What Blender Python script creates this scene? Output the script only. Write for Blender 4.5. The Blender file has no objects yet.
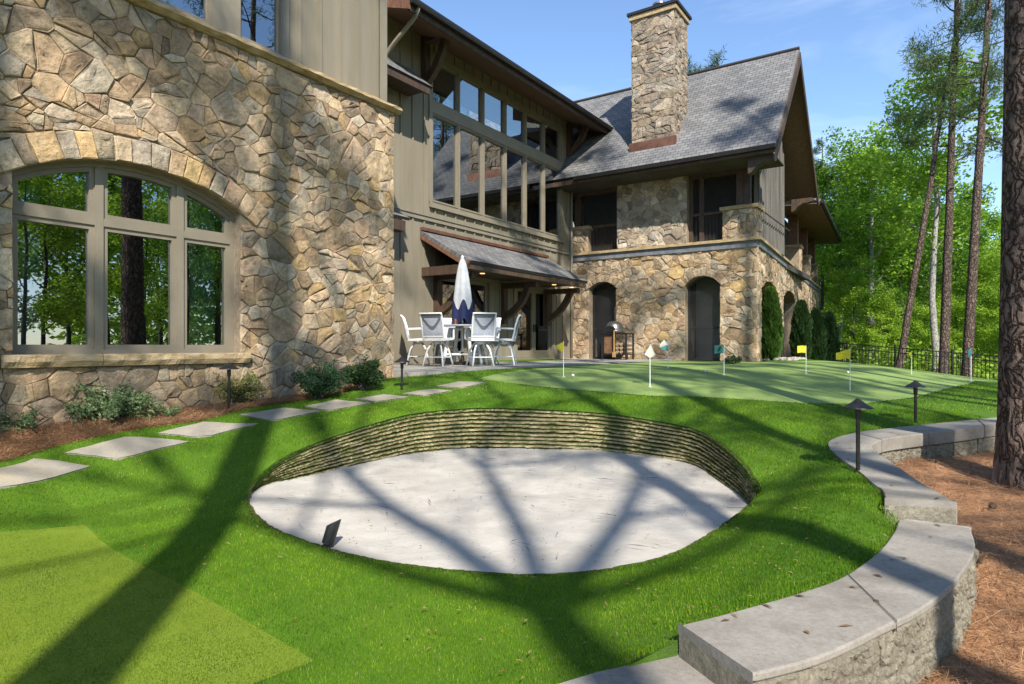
import bpy, bmesh, math, random
import numpy as np
from mathutils import Vector, Matrix, geometry, noise as mnoise
R = math.radians
scene = bpy.context.scene
C = scene.collection
rng = np.random.default_rng(7)
random.seed(7)

# ------------------------------------------------------------------ camera frame: eye at the origin, +Y ahead, z up
F, CX, HZ = 640.0, 512.0, 346.0
ANG = math.atan2(433.0, 640.0)
a2 = (math.sin(ANG), math.cos(ANG))          # along the house fronts
b2 = (-a2[1], a2[0])                         # into the house
def P(px, py, z):
    d = -z * F / (py - HZ)
    return ((px - CX) / F * d, d, z)
def uv2xy(u, v): return (u*a2[0] + v*b2[0], u*a2[1] + v*b2[1])
def xy2uv(x, y): return (x*a2[0] + y*a2[1], x*b2[0] + y*b2[1])
def onv(px, py, v):                          # pixel -> (u, z) on the plane v = const
    t = (px - CX) / F
    u = v * (t*b2[1] - b2[0]) / (a2[0] - t*a2[1])
    dep = uv2xy(u, v)[1]
    return (u, (HZ - py) / F * dep)
def onu(px, py, u):                          # pixel -> (v, z) on the plane u = const
    t = (px - CX) / F
    v = u * (a2[0] - t*a2[1]) / (t*b2[1] - b2[0])
    dep = uv2xy(u, v)[1]
    return (v, (HZ - py) / F * dep)

# ------------------------------------------------------------------ materials
def hexc(r, g, b):
    f = lambda c: (c/255/12.92) if c/255 <= .04045 else ((c/255+.055)/1.055)**2.4
    return (f(r), f(g), f(b), 1)
def rgba(c): return (c[0], c[1], c[2], 1)
class Mt:
    def __init__(s, name):
        s.m = bpy.data.materials.new(name); s.m.use_nodes = True
        s.n = s.m.node_tree.nodes; s.l = s.m.node_tree.links
        s.b = s.n['Principled BSDF']; s.out = s.n['Material Output']
    def new(s, t, **k):
        n = s.n.new(t)
        for q, w in k.items(): setattr(n, q, w)
        return n
    def lk(s, a, b): s.l.new(a, b)
    def coord(s, kind='Object'): return s.new('ShaderNodeTexCoord').outputs[kind]
    def noise(s, scale, detail=6, rough=.6, vec=None, stretch=None):
        n = s.new('ShaderNodeTexNoise'); n.inputs['Scale'].default_value = scale
        n.inputs['Detail'].default_value = detail; n.inputs['Roughness'].default_value = rough
        v = vec or s.coord()
        if stretch:
            mp = s.new('ShaderNodeMapping'); mp.inputs['Scale'].default_value = stretch; s.lk(v, mp.inputs[0]); v = mp.outputs[0]
        s.lk(v, n.inputs['Vector']); return n.outputs['Fac']
    def ramp(s, fac, stops):
        r = s.new('ShaderNodeValToRGB'); e = r.color_ramp.elements
        while len(e) < len(stops): e.new(.5)
        for i, (p, c) in enumerate(stops): e[i].position = p; e[i].color = rgba(c)
        s.lk(fac, r.inputs[0]); return r.outputs[0]
    def mix(s, a, b, fac, mode='MIX'):
        m = s.new('ShaderNodeMix', data_type='RGBA', blend_type=mode)
        for sock, v in ((m.inputs[0], fac), (m.inputs[6], a), (m.inputs[7], b)):
            if isinstance(v, (int, float)): sock.default_value = v
            elif isinstance(v, tuple): sock.default_value = rgba(v)
            else: s.lk(v, sock)
        return m.outputs[2]
    def attr(s, name='Col'):
        return s.new('ShaderNodeAttribute', attribute_name=name).outputs['Color']
    def bump(s, h, strength=.5, dist=.02, normal=None):
        b = s.new('ShaderNodeBump'); b.inputs['Strength'].default_value = strength; b.inputs['Distance'].default_value = dist
        s.lk(h, b.inputs['Height'])
        if normal: s.lk(normal, b.inputs['Normal'])
        return b.outputs[0]
    def fin(s, col=None, rough=.8, normal=None, metal=0, spec=None):
        if col is not None:
            if isinstance(col, tuple): s.b.inputs['Base Color'].default_value = rgba(col)
            else: s.lk(col, s.b.inputs['Base Color'])
        s.b.inputs['Roughness'].default_value = rough; s.b.inputs['Metallic'].default_value = metal
        if spec is not None: s.b.inputs['Specular IOR Level'].default_value = spec
        if normal: s.lk(normal, s.b.inputs['Normal'])
        return s.m
def two(name, c1, c2, scale, rough=.8, bs=None, bst=.3, bd=.01, metal=0, stretch=None, lo=.35, hi=.65, spec=None):
    m = Mt(name); f = m.noise(scale, stretch=stretch)
    col = m.ramp(f, [(lo, c1), (hi, c2)])
    nr = m.bump(m.noise(bs, stretch=stretch), bst, bd) if bs else None
    return m.fin(col, rough, nr, metal, spec)

def stone_mat(name, gain=1.0):
    m = Mt(name); a = m.attr()
    n1 = m.noise(5, 8, .65); n2 = m.noise(26, 6, .7); n3 = m.noise(1.1, 4)
    c = m.mix(a, m.ramp(n1, [(.28, (.42,.38,.34)), (.5, (.95,.93,.9)), (.72, (1.35,1.25,1.1))]), .75, 'MULTIPLY')
    c = m.mix(c, m.ramp(n2, [(.3, (.62,.58,.54)), (.62, (1.12,1.1,1.08))]), .7, 'MULTIPLY')
    c = m.mix(c, (.33*gain,.30*gain,.25*gain), m.ramp(n3, [(.55, (0,0,0)), (.75, (.45,.45,.45))]))
    h = m.bump(n1, 1, .05); h = m.bump(n2, .9, .016, h)
    return m.fin(c, .92, h, spec=.25)
MAT = {}
MAT['stone'] = stone_mat('fieldstone')
MAT['mortar'] = two('mortar', (.20,.15,.10), (.31,.245,.17), 14, .95, 60, .5, .01)
MAT['ledge'] = two('sandstone_ledge', (.30,.20,.09), (.46,.36,.22), 6, .9, 22, .8, .02, stretch=(1,1,4))
def siding_mat(name, c1, c2, stain=None):
    m = Mt(name); f = m.noise(3.5, 6, .6, stretch=(1,1,.12)); g = m.noise(40, 3, .6, stretch=(1,1,.06))
    c = m.ramp(f, [(.3, c1), (.7, c2)])
    if stain: c = m.mix(c, stain, m.ramp(m.noise(1.6, 5, .7, stretch=(2.5,2.5,.12)), [(.48,(0,0,0)),(.62,(.85,.85,.85))]))
    return m.fin(c, .7, m.bump(g, .25, .006))
MAT['siding'] = siding_mat('taupe_siding', (.185,.16,.115), (.24,.21,.155))
MAT['greysiding'] = siding_mat('weathered_boards', (.11,.098,.083), (.19,.172,.15), (.06,.052,.045))
MAT['trim'] = two('taupe_trim', (.20,.175,.13), (.235,.205,.155), 3, .55, 60, .1, .003)
MAT['winframe'] = two('window_paint', (.20,.172,.125), (.225,.195,.145), 4, .45, 80, .08, .002)
MAT['wood'] = two('stained_timber', (.04,.024,.016), (.085,.05,.03), 9, .6, 40, .35, .006, stretch=(1,1,.25))
MAT['soffit'] = two('cedar_soffit', (.10,.055,.032), (.17,.095,.055), 5, .65, 30, .2, .004, stretch=(.3,4,4))
MAT['redwood'] = two('red_cedar', (.11,.052,.03), (.20,.095,.055), 6, .6, 30, .2, .004, stretch=(.5,3,1))
MAT['darkmetal'] = two('dark_bronze', (.028,.026,.026), (.05,.046,.044), 20, .45, 90, .12, .002, metal=.6)
MAT['black'] = two('black_paint', (.012,.012,.013), (.02,.02,.02), 15, .5, 60, .1, .002)
MAT['copper'] = two('copper_flashing', (.16,.07,.045), (.27,.13,.085), 4, .45, 25, .15, .003, metal=.6)
MAT['gutter'] = two('gutter_paint', (.25,.22,.17), (.29,.26,.2), 5, .4)
MAT['interior'] = two('dim_interior', (.035,.03,.026), (.07,.06,.05), 1.2, .9)
MAT['curtain'] = two('teal_curtain', (.16,.36,.36), (.36,.56,.54), 9, .9, 14, .6, .03, stretch=(6,6,.1))
MAT['pale'] = two('pale_panel', (.30,.265,.225), (.38,.345,.30), 2, .9)
MAT['bluegrey'] = two('bluegrey_band', (.10,.11,.13), (.18,.18,.19), 7, .7, 30, .3, .01)
MAT['whitemetal'] = two('white_powdercoat', (.74,.74,.73), (.8,.8,.79), 8, .35)
MAT['sling'] = two('grey_sling', (.34,.37,.43), (.44,.47,.53), 30, .8, 300, .3, .002)
MAT['darkband'] = two('charcoal_band', (.10,.11,.125), (.15,.16,.18), 30, .85, 300, .3, .002)
MAT['tabletop'] = two('grey_table', (.20,.22,.24), (.28,.30,.32), 10, .5)
MAT['canvas'] = two('white_canvas', (.36,.38,.41), (.46,.48,.50), 6, .9, 12, .4, .02)
MAT['navy'] = two('navy_canvas', (.003,.008,.04), (.006,.014,.075), 8, .85, 14, .4, .02)
MAT['concrete'] = None
MAT['steel'] = two('brushed_steel', (.20,.19,.18), (.32,.30,.28), 12, .35, 50, .1, .002, metal=.8)
MAT['rust'] = two('rust_panel', (.12,.06,.03), (.22,.11,.055), 7, .8, 30, .3, .004)
MAT['log'] = two('split_log', (.22,.15,.09), (.38,.28,.18), 9, .9, 30, .5, .006)
MAT['peel'] = two('oak_handle', (.42,.26,.09), (.5,.32,.13), 9, .6)
MAT['pole'] = two('white_fibreglass', (.78,.78,.76), (.82,.82,.8), 9, .4)
for nm, c in (('yellow', (.62,.52,.02)), ('cream', (.72,.72,.58)), ('teal', (.03,.20,.20)), ('mint', (.10,.36,.26)), ('deepteal', (.02,.13,.15))):
    MAT['flag_'+nm] = two('flag_'+nm, tuple(x*.85 for x in c), c, 20, .7)
MAT['ball'] = two('golf_ball', (.78,.78,.78), (.82,.82,.82), 9, .35, 150, .3, .002)
MAT['plate'] = two('plated_bark', (.05,.034,.026), (.25,.185,.145), 6, .95, 30, .9, .012, stretch=(1,1,.4))
MAT['cone'] = two('pine_cone', (.06,.035,.02), (.14,.09,.055), 40, .9)

def bunker_mats():
    m = Mt('raked_sand'); n = m.noise(3, 6); n2 = m.noise(160, 3, .6)
    c = m.ramp(n, [(.3, (.36,.335,.295)), (.7, (.45,.42,.375))])
    c = m.mix(c, m.ramp(n2, [(.3, (.8,.8,.8)), (.6, (1.05,1.05,1.05))]), .6, 'MULTIPLY')
    k = m.noise(1.4, 6, .65); c = m.mix(c, (.31,.275,.23), m.ramp(k, [(.52,(0,0,0)), (.8,(.5,.5,.5))]))
    h = m.bump(m.noise(2.6, 5, .5), .6, .06); h = m.bump(m.noise(22,4,.6), .35, .01, h); h = m.bump(n2, .5, .004, h)
    MAT['sand'] = m.fin(c, .95, h, spec=.2)
    m = Mt('stacked_sod'); a = m.attr(); n = m.noise(28, 5, .7); n2 = m.noise(5, 5, .6)
    c = m.mix(a, m.ramp(n, [(.3, (.45,.45,.4)), (.65, (1.2,1.15,1.05))]), .9, 'MULTIPLY')
    c = m.mix(c, (.085,.12,.018), m.ramp(n2, [(.52,(0,0,0)), (.68,(.7,.7,.7))]))
    MAT['sod'] = m.fin(c, .95, m.bump(n, .9, .02), spec=.15)
bunker_mats()
def turf_mat(name, c1, c2, c3, big=1.1, fine=190, bst=.6, mott=.5):
    m = Mt(name); n = m.noise(big, 5); f = m.noise(fine, 3, .7); g = m.noise(11, 5, .7)
    c = m.ramp(n, [(.3, c1), (.7, c2)])
    c = m.mix(c, c3, m.ramp(g, [(.5,(0,0,0)), (.75,(mott,mott,mott))]))
    c = m.mix(c, m.ramp(f, [(.3, (.6,.6,.6)), (.65, (1.15,1.15,1.15))]), .8, 'MULTIPLY')
    return m.fin(c, .75, m.bump(f, bst, .012), spec=.25)
MAT['lawn'] = turf_mat('turf_base', (.06,.135,.005), (.09,.18,.009), (.10,.18,.016))
MAT['green'] = turf_mat('putting_turf', (.19,.275,.075), (.24,.33,.10), (.25,.335,.10), fine=260, bst=.3)
MAT['mat'] = turf_mat('mat_turf', (.14,.21,.016), (.175,.245,.022), (.18,.24,.028), fine=240, bst=.5)
def blade_mat(name, tl=.35):
    m = Mt(name); a = m.attr()
    m.fin(a, .55, spec=.35)
    tr = m.new('ShaderNodeBsdfTranslucent'); m.lk(a, tr.inputs[0])
    mx = m.new('ShaderNodeMixShader'); mx.inputs[0].default_value = tl
    m.lk(m.b.outputs[0], mx.inputs[1]); m.lk(tr.outputs[0], mx.inputs[2]); m.lk(mx.outputs[0], m.out.inputs[0])
    return m.m
MAT['blade'] = blade_mat('turf_blade')
MAT['leaf'] = blade_mat('leaf', .5)
def conc():
    m = Mt('cast_concrete'); n = m.noise(3.5, 7, .65); g = m.noise(45, 5, .7); k = m.noise(1.7, 4)
    c = m.ramp(n, [(.3, (.225,.205,.175)), (.7, (.325,.30,.26))])
    c = m.mix(c, m.ramp(g, [(.33, (.7,.7,.7)), (.6, (1.06,1.06,1.06))]), .6, 'MULTIPLY')
    c = m.mix(c, (.13,.115,.09), m.ramp(k, [(.5,(0,0,0)), (.72,(.65,.65,.65))])); w_ = m.noise(8, 8, .75); c = m.mix(c, (.10,.095,.08), m.ramp(w_, [(.58,(0,0,0)), (.72,(.55,.55,.55))])); sp_ = m.noise(130, 2, .5); c = m.mix(c, (.09,.085,.08), m.ramp(sp_, [(.66,(0,0,0)), (.72,(.8,.8,.8))]))
    MAT['concrete'] = m.fin(c, .9, m.bump(g, .4, .006), spec=.25)
    m = Mt('split_face_block'); n = m.noise(9, 8, .7); g = m.noise(38, 6, .75)
    c = m.ramp(n, [(.3, (.19,.17,.13)), (.7, (.33,.30,.235))])
    c = m.mix(c, m.ramp(g, [(.33, (.55,.53,.5)), (.62, (1.15,1.15,1.12))]), .8, 'MULTIPLY')
    h = m.bump(n, .9, .035); h = m.bump(g, .8, .012, h)
    MAT['block'] = m.fin(c, .95, h, spec=.2)
    m = Mt('flagstone'); n = m.noise(2.2, 7, .65); g = m.noise(50, 5, .7)
    c = m.ramp(n, [(.25, (.23,.205,.17)), (.5, (.31,.28,.225)), (.75, (.38,.32,.215))])
    c = m.mix(c, m.ramp(g, [(.33, (.75,.75,.75)), (.6, (1.05,1.05,1.05))]), .6, 'MULTIPLY')
    MAT['flag'] = m.fin(c, .9, m.bump(g, .4, .006), spec=.25)
    m = Mt('patio_paving'); vo = m.new('ShaderNodeTexVoronoi', feature='DISTANCE_TO_EDGE'); vo.inputs['Scale'].default_value = 1.4
    m.lk(m.coord(), vo.inputs['Vector']); n = m.noise(2, 6)
    c = m.ramp(n, [(.3, (.24,.225,.20)), (.7, (.37,.35,.31))])
    c = m.mix(c, (.12,.11,.1), m.ramp(vo.outputs['Distance'], [(.0,(1,1,1)), (.02,(0,0,0))]))
    MAT['patio'] = m.fin(c, .9, m.bump(n, .2, .01))
    m = Mt('pine_straw'); n = m.noise(5, 7, .7); g = m.noise(70, 5, .75, stretch=(1,.35,1)); k = m.noise(1.0, 4)
    c = m.ramp(n, [(.3, (.23,.12,.06)), (.55, (.40,.225,.12)), (.75, (.50,.31,.185))])
    c = m.mix(c, m.ramp(g, [(.33, (.5,.45,.42)), (.62, (1.25,1.2,1.15))]), .8, 'MULTIPLY')
    h = m.bump(n, .8, .05); h = m.bump(g, .8, .015, h)
    MAT['straw'] = m.fin(c, .95, h, spec=.15)
    m = Mt('forest_floor'); n = m.noise(.8, 7, .7)
    c = m.ramp(n, [(.3, (.05,.06,.02)), (.5, (.09,.12,.03)), (.75, (.16,.12,.07))])
    MAT['floor'] = m.fin(c, .95, m.bump(m.noise(6,6), .8, .08), spec=.15)
    m = Mt('asphalt_shingle')
    uvn = m.new('ShaderNodeUVMap').outputs[0]
    br = m.new('ShaderNodeTexBrick'); br.offset = .5; br.inputs['Scale'].default_value = 1.0
    br.inputs['Brick Width'].default_value = .24; br.inputs['Row Height'].default_value = .145
    br.inputs['Mortar Size'].default_value = .008; br.inputs['Bias'].default_value = 0
    br.inputs['Color1'].default_value = (.135,.137,.142,1); br.inputs['Color2'].default_value = (.205,.203,.203,1); br.inputs['Mortar'].default_value = (.045,.042,.04,1)
    m.lk(uvn, br.inputs['Vector'])
    sep = m.new('ShaderNodeSeparateXYZ'); m.lk(uvn, sep.inputs[0])
    md = m.new('ShaderNodeMath', operation='MODULO'); md.inputs[1].default_value = .145; m.lk(sep.outputs[1], md.inputs[0])
    c = m.mix(br.outputs[0], m.ramp(m.noise(1.3, 5), [(.3,(.8,.8,.8)), (.7,(1.15,1.12,1.08))]), .8, 'MULTIPLY')
    c = m.mix(c, m.ramp(m.noise(60, 3), [(.3,(.75,.75,.75)), (.65,(1.1,1.1,1.1))]), .6, 'MULTIPLY')
    h = m.bump(md.outputs[0], 1, -.09); h = m.bump(br.outputs[1], .6, -.01, h)
    MAT['shingle'] = m.fin(c, .9, h, spec=.2)
    for nm, c1, c2 in (('pinebark', (.085,.062,.05), (.27,.20,.165)), ('greybark', (.09,.08,.07), (.22,.20,.18)), ('palebark', (.28,.265,.24), (.46,.44,.41))):
        m = Mt(nm); vo = m.new('ShaderNodeTexVoronoi', feature='DISTANCE_TO_EDGE'); vo.inputs['Scale'].default_value = 9
        n0 = m.new('ShaderNodeTexNoise'); n0.inputs['Scale'].default_value = 5; n0.inputs['Detail'].default_value = 5
        cc = m.coord(); m.lk(cc, n0.inputs['Vector'])
        va = m.new('ShaderNodeVectorMath', operation='MULTIPLY_ADD'); m.lk(n0.outputs['Color'], va.inputs[0]); va.inputs[1].default_value = (.3,.3,.3); m.lk(cc, va.inputs[2])
        mp = m.new('ShaderNodeMapping'); mp.inputs['Scale'].default_value = (1.5,1.5,.45); m.lk(va.outputs[0], mp.inputs[0]); m.lk(mp.outputs[0], vo.inputs['Vector'])
        n = m.noise(22, 6, .7, stretch=(1,1,.4))
        c = m.mix(m.ramp(n, [(.3, c1), (.7, c2)]), tuple(x*.35 for x in c1), m.ramp(vo.outputs['Distance'], [(.0,(1,1,1)), (.14,(0,0,0))]))
        h = m.bump(m.ramp(vo.outputs['Distance'], [(0,(0,0,0)),(.25,(1,1,1))]), 1 if nm != 'palebark' else .15, .04); h = m.bump(n, .7, .015, h)
        MAT[nm] = m.fin(c, .95, h, spec=.15)
    m = Mt('window_glass')
    gl = m.new('ShaderNodeBsdfGlossy'); gl.inputs['Roughness'].default_value = 0.0; gl.inputs['Color'].default_value = (.92,.97,1,1)
    m.lk(m.bump(m.noise(.9, 2), .06, .02), gl.inputs['Normal'])
    tr = m.new('ShaderNodeBsdfTransparent'); tr.inputs[0].default_value = (.55,.62,.60,1)
    lw = m.new('ShaderNodeFresnel'); lw.inputs[0].default_value = 1.5
    ad = m.new('ShaderNodeMath', operation='MULTIPLY_ADD'); m.lk(lw.outputs[0], ad.inputs[0]); ad.inputs[1].default_value = 1.1; ad.inputs[2].default_value = .31; ad.use_clamp = True
    mx = m.new('ShaderNodeMixShader'); m.lk(ad.outputs[0], mx.inputs[0]); m.lk(tr.outputs[0], mx.inputs[1]); m.lk(gl.outputs[0], mx.inputs[2]); m.lk(mx.outputs[0], m.out.inputs[0])
    MAT['glass'] = m.m
    m = Mt('insect_screen')
    tr = m.new('ShaderNodeBsdfTransparent'); m.fin((.03,.028,.026), .6)
    mx = m.new('ShaderNodeMixShader'); mx.inputs[0].default_value = .38; m.lk(tr.outputs[0], mx.inputs[1]); m.lk(m.b.outputs[0], mx.inputs[2]); m.lk(mx.outputs[0], m.out.inputs[0])
    MAT['screen'] = m.m
    m = Mt('lamp_glow'); m.fin((.9,.7,.4), .5)
    m.b.inputs['Emission Color'].default_value = (1,.55,.2,1); m.b.inputs['Emission Strength'].default_value = 1.2
    MAT['glow'] = m.m
conc()

# ------------------------------------------------------------------ mesh helpers
class MB:
    def __init__(s): s.v = []; s.f = []; s.c = None; s.uv = None; s.sm = set()
    def add(s, vs, fs, col=None):
        k = len(s.v); s.v += [tuple(p) for p in vs]; s.f += [tuple(i+k for i in q) for q in fs]
        if col is not None:
            if s.c is None: s.c = []
            s.c += [col]*len(vs) if not isinstance(col, list) else col
    def box(s, p, q, col=None):
        x0,y0,z0 = [min(i,j) for i,j in zip(p,q)]; x1,y1,z1 = [max(i,j) for i,j in zip(p,q)]
        s.add([(x0,y0,z0),(x1,y0,z0),(x1,y1,z0),(x0,y1,z0),(x0,y0,z1),(x1,y0,z1),(x1,y1,z1),(x0,y1,z1)],
              [(0,3,2,1),(4,5,6,7),(0,1,5,4),(1,2,6,5),(2,3,7,6),(3,0,4,7)], col)
    def bar(s, p, q, w, h=None, up=(0,0,1)):
        p, q = Vector(p), Vector(q); d = (q-p).normalized(); h = h or w; up = Vector(up)
        if abs(d.dot(up)) > .98: up = Vector((1,0,0))
        x = d.cross(up).normalized()*w/2; y = x.cross(d).normalized()*h/2
        vs = [p-x-y, p+x-y, p+x+y, p-x+y, q-x-y, q+x-y, q+x+y, q-x+y]
        s.add(vs, [(0,3,2,1),(4,5,6,7),(0,1,5,4),(1,2,6,5),(2,3,7,6),(3,0,4,7)])
    def tube(s, pts, rad, n=8, cap=True, rough=0.0):
        pts = [Vector(p) for p in pts]; m = len(pts)
        if not hasattr(rad, '__len__'): rad = [rad]*m
        vs = []; px = None
        for i, p in enumerate(pts):
            d = (pts[min(i+1,m-1)] - pts[max(i-1,0)]).normalized()
            if px is None:
                px = d.cross(Vector((0,0,1)) if abs(d.z) < .9 else Vector((1,0,0))).normalized()
            px = (px - d*px.dot(d)).normalized(); py = d.cross(px)
            for k in range(n):
                t = 2*math.pi*k/n; r = rad[i]*(1+rough*(random.random()-.5))
                vs.append(p + (px*math.cos(t)+py*math.sin(t))*r)
        fs = [(i*n+k, i*n+(k+1)%n, (i+1)*n+(k+1)%n, (i+1)*n+k) for i in range(m-1) for k in range(n)]
        if cap: fs += [tuple(range(n-1,-1,-1)), tuple((m-1)*n+k for k in range(n))]
        s.add(vs, fs)
    def lathe(s, prof, c=(0,0,0), n=16):
        vs = [(c[0]+r*math.cos(2*math.pi*k/n), c[1]+r*math.sin(2*math.pi*k/n), c[2]+z) for r, z in prof for k in range(n)]
        m = len(prof)
        fs = [(i*n+k, i*n+(k+1)%n, (i+1)*n+(k+1)%n, (i+1)*n+k) for i in range(m-1) for k in range(n)]
        fs += [tuple(range(n-1,-1,-1)), tuple((m-1)*n+k for k in range(n))]
        s.add(vs, fs)
    def prism(s, poly, mp, d0, d1):
        n = len(poly)
        vs = [mp(p[0],p[1],d0) for p in poly] + [mp(p[0],p[1],d1) for p in poly]
        s.add(vs, [tuple(range(n-1,-1,-1)), tuple(range(n,2*n))] + [(i,(i+1)%n,n+(i+1)%n,n+i) for i in range(n)])
    def ring(s, outer, inner, mp, d0, d1):
        n = len(outer)
        vs = [mp(p[0],p[1],d) for d in (d0,d1) for pl in (outer,inner) for p in pl]
        fs = []
        for i in range(n):
            j = (i+1) % n
            fs += [(2*n+i,2*n+j,3*n+j,3*n+i), (i,n+i,n+j,j), (i,j,2*n+j,2*n+i), (n+i,3*n+i,3*n+j,n+j)]
        s.add(vs, fs)
    def build(s, name, mat, parent=None, smooth=False, loc=None, bevel=0):
        me = bpy.data.meshes.new(name); me.from_pydata([tuple(p) for p in s.v], [], s.f); me.update()
        if s.c: 
            at = me.color_attributes.new('Col', 'FLOAT_COLOR', 'POINT')
            at.data.foreach_set('color', np.array([rgba(c) for c in s.c], 'f').ravel())
        if s.uv:
            ul = me.uv_layers.new(name='UVMap')
            for lp in me.loops: ul.data[lp.index].uv = s.uv[lp.vertex_index]
        me.materials.append(MAT[mat] if isinstance(mat, str) else mat)
        if s.sm: me.polygons.foreach_set('use_smooth', [i in s.sm for i in range(len(me.polygons))])
        if smooth: me.polygons.foreach_set('use_smooth', [True]*len(me.polygons))
        o = bpy.data.objects.new(name, me); C.objects.link(o)
        if parent: o.parent = parent
        if loc: o.location = loc
        if bevel:
            b = o.modifiers.new('edge', 'BEVEL'); b.width = bevel; b.segments = 2; b.limit_method = 'ANGLE'
        return o
def npmesh(name, V, mat, parent=None, col=None, loc=None):
    """V: (N,k,3) faces with their own vertices"""
    N, k, _ = V.shape; me = bpy.data.meshes.new(name)
    me.vertices.add(N*k); me.vertices.foreach_set('co', V.astype('f').ravel())
    me.loops.add(N*k); me.loops.foreach_set('vertex_index', np.arange(N*k, dtype='i'))
    me.polygons.add(N); me.polygons.foreach_set('loop_start', np.arange(0, N*k, k, dtype='i'))
    me.update(calc_edges=True)
    if col is not None:
        at = me.color_attributes.new('Col', 'FLOAT_COLOR', 'POINT')
        cc = np.ones((N*k, 4), 'f'); cc[:, :3] = np.repeat(col, k, 0) if col.shape[0] == N else col
        at.data.foreach_set('color', cc.ravel())
    me.materials.append(MAT[mat]); o = bpy.data.objects.new(name, me); C.objects.link(o)
    if parent: o.parent = parent
    if loc is not None: o.location = loc
    return o
def tag(o, label=None, cat=None, group=None, kind=None):
    for k, v in (('label',label),('category',cat),('group',group),('kind',kind)):
        if v: o[k] = v
    return o
def thing(name, label, cat, loc=(0,0,0), rz=0, group=None):
    o = bpy.data.objects.new(name, None); o.empty_display_size = .2; C.objects.link(o)
    o.location = loc; o.rotation_euler = (0,0,rz); return tag(o, label, cat, group)
def dup(root, loc, rz=0, label=None, scale=1, group=None):
    r = root.copy(); C.objects.link(r); r.location = loc; r.rotation_euler = (0,0,rz); r.scale = (scale,)*3
    if label: r['label'] = label
    if group: r['group'] = group
    for ch in list(root.children):
        c = ch.copy(); C.objects.link(c); c.parent = r
        for g in list(ch.children):
            d = g.copy(); C.objects.link(d); d.parent = c
    return r

# 2D polygons
def clip(poly, p, q):                         # keep the left side of p->q
    out = []; n = len(poly); ex, ey = q[0]-p[0], q[1]-p[1]
    sd = [ex*(w[1]-p[1]) - ey*(w[0]-p[0]) for w in poly]
    for i in range(n):
        j = (i+1) % n
        if sd[i] >= 0: out.append(poly[i])
        if (sd[i] > 0 and sd[j] < 0) or (sd[i] < 0 and sd[j] > 0):
            t = sd[i]/(sd[i]-sd[j]); out.append((poly[i][0]+(poly[j][0]-poly[i][0])*t, poly[i][1]+(poly[j][1]-poly[i][1])*t))
    return out
def area(p): return .5*sum(p[i][0]*p[(i+1)%len(p)][1]-p[(i+1)%len(p)][0]*p[i][1] for i in range(len(p))) if len(p) > 2 else 0
def inset(poly, w):
    n = len(poly); out = []
    for i in range(n):
        p0, p1, p2 = poly[i-1], poly[i], poly[(i+1)%n]
        d1 = Vector((p1[0]-p0[0], p1[1]-p0[1])).normalized(); d2 = Vector((p2[0]-p1[0], p2[1]-p1[1])).normalized()
        n1 = Vector((-d1.y,d1.x)); n2 = Vector((-d2.y,d2.x)); m = n1+n2
        k = max(m.length_squared, .3); m = m*(2*w/k)
        out.append((p1[0]+m.x, p1[1]+m.y))
    return out
def subtract(poly, hole):
    """convex poly minus convex ccw hole -> convex pieces"""
    x0 = min(p[0] for p in poly); x1 = max(p[0] for p in poly); y0 = min(p[1] for p in poly); y1 = max(p[1] for p in poly)
    if x1 < min(p[0] for p in hole) or x0 > max(p[0] for p in hole) or y1 < min(p[1] for p in hole) or y0 > max(p[1] for p in hole): return [poly]
    res = []; cur = poly; n = len(hole)
    for i in range(n):
        p, q = hole[i], hole[(i+1)%n]
        o = clip(cur, q, p)
        if len(o) > 2 and abs(area(o)) > .0015: res.append(o)
        cur = clip(cur, p, q)
        if len(cur) < 3: break
    return res
def inpoly(x, y, poly):
    x = np.asarray(x, float); y = np.asarray(y, float); r = np.zeros(x.shape, bool); n = len(poly)
    for i in range(n):
        x0, y0 = poly[i][0], poly[i][1]; x1, y1 = poly[i-1][0], poly[i-1][1]
        if y0 == y1: continue
        r ^= ((y0 > y) != (y1 > y)) & (x < (x1-x0)*(y-y0)/(y1-y0)+x0)
    return r
def arch(s0, s1, t0, tspring, ttop, n=8):
    """ccw opening outline with a segmental head"""
    hw = (s1-s0)/2; rise = ttop-tspring; mid = (s0+s1)/2
    pts = [(s0,t0),(s1,t0)]
    if rise <= .01: return pts + [(s1,tspring),(s0,tspring)]
    rr = (hw*hw+rise*rise)/(2*rise); cy = ttop-rr; a0 = math.asin(min(1, hw/rr))
    if rise > hw: a0 = math.pi-a0
    return pts + [(mid+rr*math.sin(a0-2*a0*i/n), cy+rr*math.cos(a0-2*a0*i/n)) for i in range(n+1)]
def archgeo(s0, s1, tspring, ttop):
    hw = (s1-s0)/2; rise = ttop-tspring; rr = (hw*hw+rise*rise)/(2*rise); return (s0+s1)/2, ttop-rr, rr, math.asin(min(1, hw/rr))

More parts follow.
